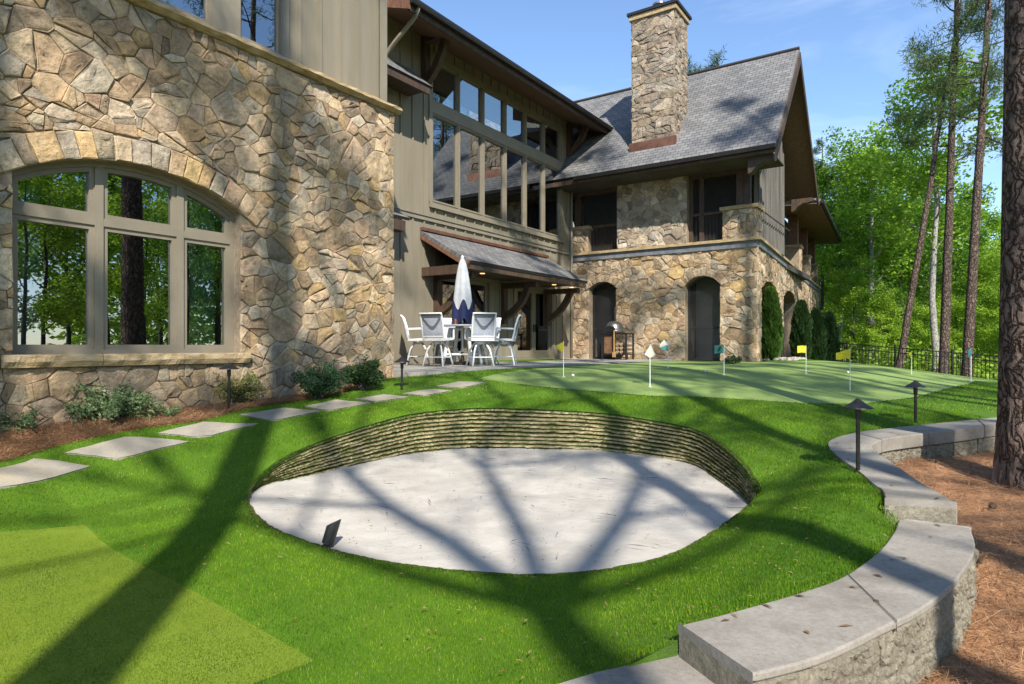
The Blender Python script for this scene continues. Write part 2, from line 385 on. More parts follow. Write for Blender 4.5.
# ------------------------------------------------------------------ stonework
PAL = [((.36,.28,.20),5), ((.43,.36,.28),5), ((.26,.20,.15),2.6), ((.40,.30,.18),1.8), ((.46,.41,.35),4), ((.33,.31,.285),4.5), ((.38,.31,.25),5), ((.43,.33,.18),.9), ((.21,.18,.15),2), ((.41,.31,.235),2)]
PW = np.array([w for _, w in PAL]); PW = PW/PW.sum()
def stone_col(r, grey=0):
    c = np.array(PAL[r.choice(len(PAL), p=PW)][0])*r.choice([1,1,1,.72])*r.uniform(.82, 1.18)
    c = c*.84*np.array((1.05,.99,.87))+np.array((.42,.33,.22))*.16; c = c*(1-grey) + np.mean(c)*grey*np.array((.98,1,1.0))
    return tuple(np.clip(1.13*c*r.uniform(.985,1.015,3), .02, .7))
def one_stone(mb, poly, mp, r, h, col, gap=.004, base=-.012):
    if area(poly) < 0: poly = poly[::-1]
    # drop tiny edges, shrink by the joint
    q = [p for i, p in enumerate(poly) if (p[0]-poly[i-1][0])**2+(p[1]-poly[i-1][1])**2 > .0004]
    if len(q) < 3: return
    A_ = area(q)
    if A_ < .0022: return
    rad = math.sqrt(A_/math.pi)
    # extra points on long edges, then wobble
    pts = []
    for i in range(len(q)):
        p0, p1 = q[i], q[(i+1)%len(q)]; L = math.hypot(p1[0]-p0[0], p1[1]-p0[1]); k = max(1, int(L/.13))
        for j in range(k):
            t = j/k; w = .012 if j else .004
            pts.append((p0[0]+(p1[0]-p0[0])*t+r.normal()*w*.6, p0[1]+(p1[1]-p0[1])*t+r.normal()*w*.6))
    cx = sum(p[0] for p in pts)/len(pts); cy = sum(p[1] for p in pts)/len(pts)
    def sc(f, off): 
        out = []
        for p in pts:
            d = math.hypot(p[0]-cx, p[1]-cy)+1e-6; k = max(.25, 1-off/d)*f
            out.append((cx+(p[0]-cx)*k, cy+(p[1]-cy)*k))
        return out
    n = len(pts); tx, ty = r.normal()*.06, r.normal()*.06; rel = min(1, rad/.16)
    tilt = lambda p: (p[0]-cx)*tx+(p[1]-cy)*ty
    vs = [mp(p[0],p[1],base) for p in sc(1,gap*.6)]
    r1 = sc(1, gap); vs += [mp(p[0],p[1],h*.72+tilt(p)*.8+r.normal()*.004) for p in r1]
    r2 = sc(1, gap+min(.014, rad*.11)); top = [mp(p[0],p[1],h+tilt(p)+r.normal()*.005*rel) for p in r2]; vs += top+top
    for f_, hh in ((.78,.003),(.5,.006),(.24,.007)):
        vs += [mp(p[0]+r.normal()*rad*.04,p[1]+r.normal()*rad*.04,h+hh*rel+tilt(p)+r.normal()*.008*rel) for p in sc(f_, gap)]
    vs.append(mp(cx+r.normal()*rad*.05, cy+r.normal()*rad*.05, h+.007*rel+r.normal()*.006*rel))
    fs = []
    for k in (0,1,3,4,5):
        fs += [(k*n+i, k*n+(i+1)%n, (k+1)*n+(i+1)%n, (k+1)*n+i) for i in range(n)]
    fs += [(6*n+i, 6*n+(i+1)%n, 7*n) for i in range(n)]
    k0 = len(mb.f); mb.sm |= set(range(k0+2*n, k0+len(fs)))
    mb.add(vs, fs, col)
def stone_panel(outline, holes, mp, seed, rmin, rmax, aspect=1.25, grey=0, hmax=.05, colf=None):
    r = np.random.default_rng(seed); mb = MB()
    x0 = min(p[0] for p in outline)-.3; x1 = max(p[0] for p in outline)+.3; y0 = min(p[1] for p in outline)-.3; y1 = max(p[1] for p in outline)+.3
    S = []; cell = {}
    g = rmax*2
    tries = int((x1-x0)*(y1-y0)/(rmin*rmin)*5)
    for k in range(tries):
        f = 1-k/tries; rd = rmin+(rmax-rmin)*(r.random()**1.7)*(.35+.65*f)
        x = r.uniform(x0,x1)/aspect; y = r.uniform(y0,y1); ci, cj = int(x//g), int(y//g); ok = True
        for i in range(ci-1,ci+2):
            for j in range(cj-1,cj+2):
                for (X,Y,RD) in cell.get((i,j),()):
                    if (X-x)**2+(Y-y)**2 < (RD+rd)**2*.85: ok = False; break
                if not ok: break
            if not ok: break
        if ok: S.append((x,y,rd)); cell.setdefault((ci,cj),[]).append((x,y,rd))
    arr = np.array(S)
    for i, (x,y,rd) in enumerate(S):
        d2 = (arr[:,0]-x)**2+(arr[:,1]-y)**2; idx = np.argsort(d2)[1:22]
        m = rmax*3; poly = [(x-m,y-m),(x+m,y-m),(x+m,y+m),(x-m,y+m)]
        for j in idx:
            X,Y,RD = S[j]; dd = d2[j]; t = .5+(rd*rd-RD*RD)/(2*dd)
            px, py = x+(X-x)*t, y+(Y-y)*t
            poly = clip(poly, (px,py), (px-(Y-y), py+(X-x)))
            if len(poly) < 3: break
        if len(poly) < 3: continue
        poly = [(p[0]*aspect, p[1]) for p in poly]
        for k in range(len(outline)): 
            poly = clip(poly, outline[k], outline[(k+1)%len(outline)])
            if len(poly) < 3: break
        if len(poly) < 3: continue
        pieces = [poly]
        if area(poly) > .013 and r.random() < .6:        # some cells break into two angular pieces
            mx_, my_ = sum(p[0] for p in poly)/len(poly), sum(p[1] for p in poly)/len(poly); a_ = r.choice([0, .2, 1.4, 1.6, .8, 2.3])+r.normal()*.25
            p_, q_ = (mx_+r.normal()*.03, my_+r.normal()*.03), None; q_ = (p_[0]+math.cos(a_), p_[1]+math.sin(a_))
            pieces = [w for w in (clip(poly,p_,q_), clip(poly,q_,p_)) if len(w) > 2]
        for h in holes: pieces = [w for pc in pieces for w in subtract(pc, h)]
        for pc in pieces: one_stone(mb, pc, mp, r, r.uniform(.006, hmax*.85), stone_col(r, grey) if colf is None else colf(r))
    return mb
def voussoirs(mb, s0, s1, tspring, ttop, thick, mp, r, n, extra=0):
    cx, cy, rr, a0 = archgeo(s0, s1, tspring, ttop); a0 += extra
    edges = np.linspace(-a0, a0, n+1); edges[1:-1] += r.normal(size=n-1)*a0/n*.18
    for i in range(n):
        A_, B_ = edges[i], edges[i+1]; th = thick*r.uniform(.92, 1.04)
        pl = [(cx+rr*math.sin(A_), cy+rr*math.cos(A_)), (cx+rr*math.sin(B_), cy+rr*math.cos(B_)), (cx+(rr+th)*math.sin(B_), cy+(rr+th)*math.cos(B_)), (cx+(rr+th)*math.sin(A_), cy+(rr+th)*math.cos(A_))]
        one_stone(mb, pl, mp, r, r.uniform(.03,.045), stone_col(r))
def backing(outline, holes, mp, depth, d=-.006, name='wall_core', mat='mortar', parent=None):
    """sheet with openings plus reveals going `depth` inwards"""
    mb = MB(); loops = [outline]+holes
    tr = geometry.tessellate_polygon([[Vector((p[0],p[1],0)) for p in l] for l in loops])
    flat = [p for l in loops for p in l]
    mb.add([mp(p[0],p[1],d) for p in flat], [tuple(t) for t in tr])
    for l in loops:
        n = len(l); mb.add([mp(p[0],p[1],d) for p in l]+[mp(p[0],p[1],-depth) for p in l], [(i,(i+1)%n,n+(i+1)%n,n+i) for i in range(n)])
    return mb.build(name, mat, parent)

# ------------------------------------------------------------------ terrain
def tps(pts):
    pts = np.array(pts, float); X = pts[:,:2]; n = len(X)
    def U(d2): return np.where(d2 > 1e-12, .5*d2*np.log(np.maximum(d2,1e-12)), 0)
    K = U(((X[:,None]-X[None])**2).sum(-1)) + np.eye(n)*.02
    Pm = np.c_[np.ones(n), X]; A_ = np.zeros((n+3,n+3)); A_[:n,:n] = K; A_[:n,n:] = Pm; A_[n:,:n] = Pm.T
    w = np.linalg.solve(A_, np.r_[pts[:,2], 0,0,0])
    def f(x, y):
        x = np.asarray(x, float); y = np.asarray(y, float); sh = x.shape; q = np.stack([x.ravel(), y.ravel()], 1)
        out = np.empty(len(q))
        for k in range(0, len(q), 20000):
            s = q[k:k+20000]; out[k:k+20000] = U(((s[:,None]-X[None])**2).sum(-1))@w[:n] + w[n] + s@w[n+1:]
        return out.reshape(sh)
    return f
LIP = [(500,408,-.75),(592,412,-.785),(653,420,-.84),(696,429,-.90),(721,443,-.97),(742,461,-1.06),(757,483,-1.17),(756,500,-1.31),(727,524,-1.37),(690,547,-1.415),(653,561,-1.435),(592,572,-1.45),(531,575.5,-1.45),
       (466,572,-1.45),(410,566,-1.445),(358,557,-1.435),(321,547,-1.425),(278,532,-1.405),(257,518,-1.385),(246,501,-1.345),(250,487,-1.29),(262,473,-1.215),(281,459,-1.11),(312,444,-1.0),(352,430,-.91),(389,419,-.83),(416,413,-.79),(462,408.5,-.755)]
LEV2 = [((886,499),(956,503),-1.05),((882,489),(938,492),-1.045),((873,483),(919.6,481.5),-1.03),((858,470),(899.7,467.6),-1.01),((840,457.6),(884,457),-.99),((828,444.7),(873,449),-.97),((835,437.7),(873,444),-.955),
        ((860,431.7),(885.7,438.7),-.94),((890,428),(919.6,434),-.93),((940,422.8),(963.4,428.8),-.91),((999,417),(999,423.8),-.89),((1040,413.5),(1040,419),-.875)]
LEV1 = [((679,625),(751,674)),((720,615),(790,665)),((753,606),(823,655)),((795,594),(855,641)),((836,580),(883,627)),((860,566),(915,612)),((879,551),(940,595)),((890,538),(960,575)),((896,528),(975,548)),((899,519),(970,528))]
LEV1Z = -1.185; LEV0Z = -1.32
CTRL = [P(*q) for q in [(0,684,-1.46),(300,684,-1.46),(450,684,-1.45),(85,525,-1.40),(0,560,-1.43),(250,560,-1.43),(0,480,-1.10),(130,447,-.97),(215,428,-.88),(275,414,-.80),(335,404,-.74),(385,397,-.68),(440,385,-.57),
        (0,462,-1.03),(393,378,-.5),(650,386,-.58),(560,377,-.50),(723,374,-.52),(850,391,-.76),(870,366,-.52),(1000,387,-.88),(806,374,-.56),(470,384,-.56),(560,398,-.70),(760,420,-.86),(800,455,-1.0),(857,473,-1.03),(820,520,-1.17),(700,590,-1.28),(600,620,-1.41)]+LIP]
CTRL += [P(i[0],i[1],z-.015) for i,o,z in LEV2] + [P(i[0],i[1],LEV1Z-.015) for i,o in LEV1] + [P(677,655,LEV0Z-.02), P(597,673,LEV0Z-.03)]
CTRL += [(uv2xy(u,v)+(z,)) for u,v,z in [(8.6,7.1,-.47),(12,7.1,-.46),(16,7.1,-.46),(19.5,7,-.46),(20,4.5,-.47),(24,4,-.52),(30,4.5,-.7),(38,4,-1.0),(12,11,-.46),(20,11,-.46),(28,8,-.6),(2,7.5,-.83),(5,7.5,-.74),(7.3,7.5,-.62),(-3,6,-1.35),(-6,7.5,-1.3)]]
CTRL += [(9,25,-1.1),(13,23,-1.3),(17,20,-1.5),(17,13,-1.25),(12,9.5,-.95),(-4,-2,-1.5),(-.5,1,-1.5),(-1,-4,-1.5),(-8,0,-1.45)]
H = tps(CTRL)
def h(x, y): return float(H(np.array([x]), np.array([y]))[0])
def G(px, py):                                # where the pixel ray meets the lawn
    tx, tz = (px-CX)/F, (HZ-py)/F
    d = np.linspace(1.8, 40, 3000); g = H(tx*d, d); z = tz*d
    i = int(np.argmax(z < g)); d = d[i]; return (tx*d, d, h(tx*d, d))
SP = np.array([(2.7,3.6,-1.5),(2.2,2.9,-1.54),(4.2,7.0,-1.2),(5.5,7.2,-1.2),(4.75,5.9,-1.28),(3.6,4.6,-1.36),(2.4,2.4,-1.55),(6,3,-1.5),(0,0,-1.6),(0,-6,-1.55),(-8,-8,-1.5),(10,8,-1.2),(10,0,-1.5),(18,14,-1.5),(17,22,-1.6),(9,26,-1.15),(25,35,-2.4),(0,45,-1.5),(-20,20,-1.2),(-15,0,-1.5),(40,10,-2.2),(20,-20,-1.6),(60,60,-4),(30,60,-4),(0,90,-3),(-60,40,-2),(100,100,-5),(-100,100,-4),(0,200,-5),(100,0,-4),(0,-80,-2),(-100,-60,-3)])
def S(x, y):
    x = np.asarray(x, float); y = np.asarray(y, float)
    d = np.sqrt((x[...,None]-SP[:,0])**2+(y[...,None]-SP[:,1])**2)+.05; w = d**-3.2
    return (w*SP[:,2]).sum(-1)/w.sum(-1)
def smooth_closed(pts, k=6):
    n = len(pts); out = []
    for i in range(n):
        p0,p1,p2,p3 = [np.array(pts[(i+j-1)%n]) for j in range(4)]
        for t in np.arange(k)/k:
            out.append(tuple(.5*((2*p1)+(-p0+p2)*t+(2*p0-5*p1+4*p2-p3)*t*t+(-p0+3*p1-3*p2+p3)*t**3)))
    return out
def smooth_open(pts, k=5):
    n = len(pts); out = []
    for i in range(n-1):
        p0,p1,p2,p3 = [np.array(pts[min(max(i+j-1,0),n-1)]) for j in range(4)]
        for t in np.arange(k)/k:
            out.append(tuple(.5*((2*p1)+(-p0+p2)*t+(2*p0-5*p1+4*p2-p3)*t*t+(-p0+3*p1-3*p2+p3)*t**3)))
    return out+[tuple(pts[-1])]
lip = smooth_closed([P(*q) for q in LIP])
L2i = smooth_open([P(i[0],i[1],z) for i,o,z in LEV2]); L2o = smooth_open([P(o[0],o[1],z) for i,o,z in LEV2])
L1i = smooth_open([P(i[0],i[1],LEV1Z) for i,o in LEV1]); L1o = smooth_open([P(o[0],o[1],LEV1Z) for i,o in LEV1])
L0i = [P(677,653,LEV0Z), P(597,671,LEV0Z), (0.02,2.42,LEV0Z), (-.12,2.1,LEV0Z), (-.2,1.2,LEV0Z)]
L0o = [(.95,2.42,LEV0Z), (.5,2.25,LEV0Z), (.28,2.1,LEV0Z), (.22,1.95,LEV0Z), (.16,1.2,LEV0Z)]
mid = lambda A_, B_, t=.05: [(p[0]*(1-t)+q[0]*t, p[1]*(1-t)+q[1]*t) for p, q in zip(A_, B_)]
EDGE = [(-.05,-6),(-.05,1.2)] + mid(L0i,L0o)[::-1] + mid(L1i,L1o)[:-2] + mid(L2i,L2o)
LAWN = EDGE + [(9.5,8.9),(14,10),(17.5,14),(17,19.5),(13.5,23),(9.5,25.5),(6,27),(-14,27),(-14,-6)]
bed_px = [P(0,462,-1.03),P(60,449,-.98),P(120,438,-.93),P(200,425,-.87),P(262,409,-.79),P(330,399,-.73),P(385,388.5,-.66),P(398,383,-.6)]
BED = [uv2xy(-6,6.6)]+[uv2xy(-2,6.65)]+[(p[0],p[1]) for p in bed_px]+[uv2xy(8.0,7.75),uv2xy(-6,7.75)]
GREEN = [G(*q)[:2] for q in [(478,379),(520,384),(580,390),(650,396),(720,398),(800,403),(860,404),(920,396),(955,387),(975,381)]]
GREEN = [(p[0],p[1]) for p in GREEN]+[(12.5,15.5),(12.0,18.5),(9.5,19.5),(7.6,18.2),uv2xy(19.2,4.9),uv2xy(19.4,7.0),uv2xy(12.5,7.0)]
MATP = [P(85,525,-1.40)[:2],P(315,656,-1.44)[:2]]
mdx, mdy = MATP[1][0]-MATP[0][0], MATP[1][1]-MATP[0][1]
e2 = P(-60,552,-1.42)[:2]; MATP += [(MATP[1][0]+(e2[0]-MATP[0][0])*2.2, MATP[1][1]+(e2[1]-MATP[0][1])*2.2), (MATP[0][0]+(e2[0]-MATP[0][0])*2.2, MATP[0][1]+(e2[1]-MATP[0][1])*2.2)]
def ccw(p): return p if area(p) > 0 else p[::-1]
LIPXY = [(p[0],p[1]) for p in lip]
def dens(poly, step=.25):
    out = []
    for i in range(len(poly)):
        p, q = poly[i], poly[(i+1)%len(poly)]; k = max(1, int(math.hypot(q[0]-p[0], q[1]-p[1])/step))
        out += [(p[0]+(q[0]-p[0])*j/k, p[1]+(q[1]-p[1])*j/k) for j in range(k)]
    return out
LIN = [(-.05,-6),(-.1,1.2)] + [(p[0],p[1]) for p in L0i[::-1]] + [(p[0],p[1]) for p in L1i[:-1]] + [(p[0],p[1]) for p in L2i] + LAWN[len(EDGE):]
def terrain():
    pts = []; edges = []
    for poly in (dens(LAWN,.4), LIPXY, dens(BED,.3), dens(GREEN,.3), dens(MATP,.3)):
        k = len(pts); pts += [(p[0],p[1]) for p in poly]; edges += [(k+i, k+(i+1)%len(poly)) for i in range(len(poly))]
    for step, x0, x1, y0, y1 in ((.16,-6,7,2,10),(.5,-14,18,-6,27)):
        xs, ys = np.meshgrid(np.arange(x0,x1,step), np.arange(y0,y1,step)); xs = xs+rng.uniform(-.2,.2,xs.shape)*step; ys = ys+rng.uniform(-.2,.2,ys.shape)*step
        m = inpoly(xs, ys, LAWN)
        if step > .3: m &= ~((xs > -6)&(xs < 7)&(ys > 2)&(ys < 10))
        pts += list(zip(xs[m].tolist(), ys[m].tolist()))
    vs, es, fs, *_ = geometry.delaunay_2d_cdt([Vector(p) for p in pts], edges, [], 0, 1e-5)
    V = np.array([(v.x,v.y) for v in vs]); Fc = np.array([tuple(f) for f in fs]); ce = V[Fc].mean(1)
    Z = H(V[:,0], V[:,1]); Z = np.where(inpoly(V[:,0],V[:,1],LIN)|(V[:,0] < -.2)|(V[:,1] > 8.3), Z, Z-.05*(V[:,1] > 2.9)-.012); cx, cy = ce[:,0], ce[:,1]
    inn = inpoly(cx,cy,LAWN) & ~inpoly(cx,cy,LIPXY); ib = inpoly(cx,cy,BED); ig = inpoly(cx,cy,GREEN)&~ib; im = inpoly(cx,cy,MATP)
    for nm, mk, mat in (('lawn', inn&~ib&~ig&~im, 'lawn'),('pine_straw_bed', inn&ib, 'straw'),('putting_green', inn&ig, 'green'),('turf_mat', inn&im&~ib&~ig, 'mat')):
        sel = Fc[mk]; u, inv = np.unique(sel, return_inverse=True); inv = inv.reshape(sel.shape)
        b = MB(); b.v = [(V[i,0],V[i,1],Z[i]) for i in u]; b.f = [tuple(int(k) for k in t) for t in inv]
        if nm == 'lawn':                     # the turf's cut edge goes down into the soil
            cnt = {}
            for t in b.f:
                for q in range(3): cnt.setdefault(frozenset((t[q],t[(q+1)%3])), []).append((t[q],t[(q+1)%3]))
            rim = [e[0] for e in cnt.values() if len(e) == 1]; low = {}
            for e in rim:
                for k in e:
                    if k not in low: low[k] = len(b.v); x_,y_,z_ = b.v[k]; b.v.append((x_,y_,z_-.3))
            b.f += [(e[1],e[0],low[e[0]],low[e[1]]) for e in rim]
        o = b.build(nm, mat, smooth=True); tag(o, kind='structure')
    # ground beyond: straw near, forest floor far
    def sheet(name, mat, xs, ys, f):
        X, Y = np.meshgrid(xs, ys); Zz = f(X, Y); n, m = X.shape; b = MB()
        b.v = list(zip(X.ravel().tolist(), Y.ravel().tolist(), Zz.ravel().tolist()))
        b.f = [(i*m+j, i*m+j+1, (i+1)*m+j+1, (i+1)*m+j) for i in range(n-1) for j in range(m-1)]
        tag(b.build(name, mat, smooth=True), kind='structure')
    def gz(X, Y):
        z = S(X, Y); ins = inpoly(X, Y, LAWN)
        near = (X > -1)&(X < 20)&(Y > -8)&(Y < 9)
        z = np.where(near, z-.05, z)
        hz = H(np.clip(X,-14,18), np.clip(Y,-6,27))
        return np.where(ins, np.minimum(z, hz)-.45, z)
    ax = np.unique(np.r_[np.linspace(-300,-30,14), np.linspace(-30,45,76), np.linspace(45,300,14)])
    ay = np.unique(np.r_[np.linspace(-150,-20,8), np.linspace(-20,60,81), np.linspace(60,400,14)])
    sheet('forest_floor', 'floor', ax, ay, gz)
    xs = np.arange(-.6, 20, .14); ys = np.arange(-7, 9.4, .14); X, Y = np.meshgrid(xs, ys)
    b = MB(); Zs = S(X, Y); n, m = X.shape
    for i in range(n):
        for j in range(m):
            Zs[i,j] += .05*mnoise.noise((X[i,j]*1.3,Y[i,j]*1.3,0)) + .025*mnoise.noise((X[i,j]*4,Y[i,j]*4,3))
    keep = ~inpoly(X, Y, LAWN) & (np.sqrt(0*X) == 0)
    b.v = list(zip(X.ravel().tolist(), Y.ravel().tolist(), Zs.ravel().tolist()))
    for i in range(n-1):
        for j in range(m-1):
            if keep[i:i+2,j:j+2].any(): b.f.append((i*m+j, i*m+j+1, (i+1)*m+j+1, (i+1)*m+j))
    tag(b.build('pine_straw_ground', 'straw', smooth=True), kind='structure')
terrain()

# ---- grass blades (uncountable)
def blades(name, N, x0, x1, y0, y1, hgt, wid, test, cols, lean=.5):
    x = rng.uniform(x0,x1,N); y = rng.uniform(y0,y1,N)
    m = (np.abs(x) < y*.84+.4) & test(x,y); x, y = x[m], y[m]; n = len(x); z = H(x,y)
    th = rng.uniform(0,2*np.pi,n); hh = hgt*rng.uniform(.6,1.2,n); w = wid*rng.uniform(.7,1.3,n)
    dx, dy = np.cos(th)*w/2, np.sin(th)*w/2; ln = lean*hh*rng.uniform(0,1,n); la = rng.uniform(0,2*np.pi,n)
    V = np.empty((n,3,3)); V[:,0] = np.c_[x-dx,y-dy,z-.004]; V[:,1] = np.c_[x+dx,y+dy,z-.004]; V[:,2] = np.c_[x+np.cos(la)*ln,y+np.sin(la)*ln,z+hh]
    k = rng.random((n,1)); c = np.array(cols[0])*(1-k)+np.array(cols[1])*k
    dry = rng.random(n) < cols[3]; c[dry] = cols[2]
    c *= rng.uniform(.75,1.2,(n,1))
    pt = sum(np.sin(x*a_+y*b_+p_)*w_ for a_,b_,p_,w_ in ((1.3,2.1,.3,.5),(-2.7,1.9,1.7,.4),(5.1,-3.3,2.2,.35),(9.7,7.9,.9,.3),(-14,11,4,.3),(23,-19,2,.25),(31,37,1,.2)))
    c *= np.clip(1+.19*pt,.5,1.5)[:,None]; c[:,0] *= 1+.12*pt
    tag(npmesh(name, V, 'blade', col=c), kind='stuff')
ST = [([(-14,473),(35,461),(89,468),(-2,491)], 'grey stepping stone nearest the camera at the left edge of the lawn'),
      ([(65,455),(126,439),(188,443),(117,461)], 'large pale stepping stone in front of the sprawling shrub'),
      ([(158,434.5),(205,423.5),(257,425.5),(199,438.5)], 'stepping stone in the lawn in front of the yellowish shrub and its path light'),
      ([(241,416),(284,409),(320,412.5),(272,422)], 'dark stepping stone half in the trunk shadow beside the straw bed'),
      ([(304,407.7),(336,401),(371,404),(328,411.6)], 'tan stepping stone in front of the two dark green shrubs'),
      ([(356,400),(384,395.5),(408,398),(376,403)], 'pale stepping stone near the stone corner, before the path light'),
      ([(402,394.5),(430,390),(453,391.5),(424,396.5)], 'stepping stone between the far path light and the sand bunker'),
      ([(436,387),(460,382.5),(486,383.5),(462,388.5)], 'last stepping stone of the path, at the edge of the patio')]
LAWN_STONES = [[G(*p)[:2] for p in q] for q, lb in ST]
lawntest = lambda x, y: inpoly(x,y,LIN)&~np.logical_or.reduce([inpoly(x,y,q) for q in LAWN_STONES])&~inpoly(x,y,LIPXY)&~inpoly(x,y,BED)&~inpoly(x,y,GREEN)&~inpoly(x,y,MATP)
TC = ((.065,.165,.004),(.165,.315,.010),(.36,.31,.09),.035)
blades('turf_pile', 420000, -5, 4.5, 2.2, 5.2, .017, .0042, lawntest, TC)
blades('turf_pile', 230000, -6.5, 6, 5.2, 8.6, .019, .0075, lawntest, TC)
blades('turf_pile', 110000, -7, 14, 8.6, 16, .022, .015, lawntest, TC)
blades('turf_pile', 420000, -5.5, 0, 2.2, 5.2, .009, .0042, lambda x,y: inpoly(x,y,MATP), ((.145,.215,.012),(.205,.28,.020),(.24,.27,.07),.015))

# ------------------------------------------------------------------ bunker
def sandz(x, y): return -1.455+.066*(np.asarray(y)-4.0)
def bunker():
    b = MB(); cx, cy = -.15, 5.8; n = len(lip); rings = 26
    out = []
    # sand outline: pulled in under the lip at the back, meeting it in front
    for (x,y,z) in lip:
        dz = max(z-float(sandz(x,y)), 0); k = .10*min(dz/.42, 1)
        d = math.hypot(x-cx,y-cy); out.append((x-(x-cx)/d*(k-.06*(dz < .05)), y-(y-cy)/d*(k-.06*(dz < .05)), dz))
    for i in range(rings+1):
        t = i/rings
        for (x,y,dz) in out:
            X = cx+(x-cx)*t; Y = cy+(y-cy)*t
            zz = float(sandz(X,Y)) + .022*mnoise.noise((X*1.6,Y*1.6,1)) + .008*mnoise.noise((X*6,Y*6,2)) + .05*max(0,t-.85)/.15*min(dz,.3) - .02
            b.v.append((X,Y,zz))
    b.f = [(i*n+k, i*n+(k+1)%n, (i+1)*n+(k+1)%n, (i+1)*n+k) for i in range(rings) for k in range(n)]
    tag(b.build('sand', 'sand', smooth=True), kind='structure')
    # stacked sod face
    root = thing('sod_wall', 'curved wall of stacked tan and mossy sod layers round the back of the sand bunker', 'sod wall', (0.0,7.8,-1.2))
    fine = smooth_closed([P(*q) for q in LIP], 26); m = len(fine); NL = 11
    sod = MB(); r = np.random.default_rng(3); fr = []
    rows = []
    for L in range(NL):
        f0, f1 = L/NL, (L+1)/NL
        rows += [(f0+.005, -.012, 0), (f0+.018, .012, 1), (f0+.05, .02, 1), (f1-.035, .016, 1), (f1-.016, .0, 2), (f1-.002, -.014, 0)]
    rows.append((1.0, .03, 2))
    cols = {0: (.035,.045,.012), 1: (.47,.40,.25), 2: (.075,.10,.02)}
    vs = []; cs = []
    for j, (f, off, ci) in enumerate(rows):
        for i, (x,y,z) in enumerate(fine):
            zb = float(sandz(x,y))-.05; dz = max(z+.0-zb, .03); zz = zb+dz*f + .008*mnoise.noise((x*2.2,y*2.2,j//6*3.1))*min(dz/.3,1)*(0<f<1)+.006*mnoise.noise((x*11,y*11,j//6*5.1))*min(dz/.3,1)*(0<f<1)
            d = math.hypot(x-cx,y-cy); wob = .012*mnoise.noise((x*9,y*9,j*2.7))+.012*mnoise.noise((x*30,y*30,j*1.3))
            pull = (.11*(1-f))*min(max(dz-.08,0)/.42,1) + off+wob
            vs.append((x-(x-cx)/d*pull, y-(y-cy)/d*pull, min(zz, z)))
            k = .5+.5*mnoise.noise((x*1.7,y*1.7,z*1.5)); c = np.array(cols[ci])
            if ci == 1: c = c*(1-.45*max(0,k-.45)*2)+np.array((.10,.13,.03))*.45*max(0,k-.45)*2
            cs.append(tuple(c*(.85+.3*r.random())))
    fs = [(j*m+i, j*m+(i+1)%m, (j+1)*m+(i+1)%m, (j+1)*m+i) for j in range(len(rows)-1) for i in range(m)]
    sod.add(vs, fs, cs); o = sod.build('sod_layers', 'sod', root); o.matrix_parent_inverse = Matrix.Translation(Vector(root.location)).inverted()
    # moss fringe along each joint and the lip overhang
    F_ = []; Cc = []
    xs = np.array(fine)
    for L in range(1, NL+1):
        N = 5200 if L < NL else 9000
        i = r.integers(0,m,N); p = xs[i]; zb = sandz(p[:,0],p[:,1])-.05; dz = np.maximum(p[:,2]-zb,.03)
        ok = dz > .10; p = p[ok]; dz = dz[ok]; zb = zb[ok]; f = L/NL
        d = np.hypot(p[:,0]-cx,p[:,1]-cy); nx, ny = -(p[:,0]-cx)/d, -(p[:,1]-cy)/d
        pull = (.11*(1-f))*np.clip((dz-.08)/.42,0,1)+.008+r.uniform(-.02,.01,len(p))
        zz = np.minimum(zb+dz*f-.004, p[:,2]); tx, ty = -ny, nx; j = r.normal(size=len(p))*.02
        X = p[:,0]+nx*pull+tx*j; Y = p[:,1]+ny*pull+ty*j; w = .004; ln = r.uniform(.008,.03,len(p)) if L < NL else r.uniform(.015,.05,len(p)); dr = r.uniform(-.9,.3,len(p))
        V = np.empty((len(p),3,3)); V[:,0] = np.c_[X-tx*w,Y-ty*w,zz]; V[:,1] = np.c_[X+tx*w,Y+ty*w,zz]
        V[:,2] = np.c_[X+nx*ln+tx*r.normal(size=len(p))*.012,Y+ny*ln+ty*r.normal(size=len(p))*.012,zz+dr*ln]
        F_.append(V); k = r.random((len(p),1)); Cc.append(np.array((.03,.05,.008))*(1-k)+np.array((.10,.15,.02))*k if L < NL else np.array((.04,.12,.008))*(1-k)+np.array((.09,.22,.018))*k)
    o = npmesh('moss_fringe', np.concatenate(F_), 'blade', root, np.concatenate(Cc)); o.matrix_parent_inverse = Matrix.Translation(Vector(root.location)).inverted()
    tag(o, kind='stuff')
    # specks of debris on the sand
    N = 1100; x = r.uniform(-2.6,2.3,N); y = r.uniform(3.9,7.9,N); mk = inpoly(x,y,[(cx+(p[0]-cx)*.95,cy+(p[1]-cy)*.95) for p in LIPXY]); x, y = x[mk], y[mk]; n = len(x)
    th = r.uniform(0,6.28,n); L = np.where(r.random(n) < .12, r.uniform(.06,.2,n), r.uniform(.006,.03,n)); w = r.uniform(.003,.009,n)
    z = sandz(x,y)+.006; dx, dy = np.cos(th), np.sin(th)
    V = np.stack([np.c_[x-dx*L/2,y-dy*L/2,z], np.c_[x+dy*w/2,y-dx*w/2,z+.006], np.c_[x+dx*L/2,y+dy*L/2,z+.004], np.c_[x-dy*w/2,y+dx*w/2,z+.006]],1)
    tag(npmesh('bark_debris', V, 'leaf', col=np.tile((.07,.045,.03),(n,1))*r.uniform(.5,1.5,(n,1))), kind='stuff')
bunker()
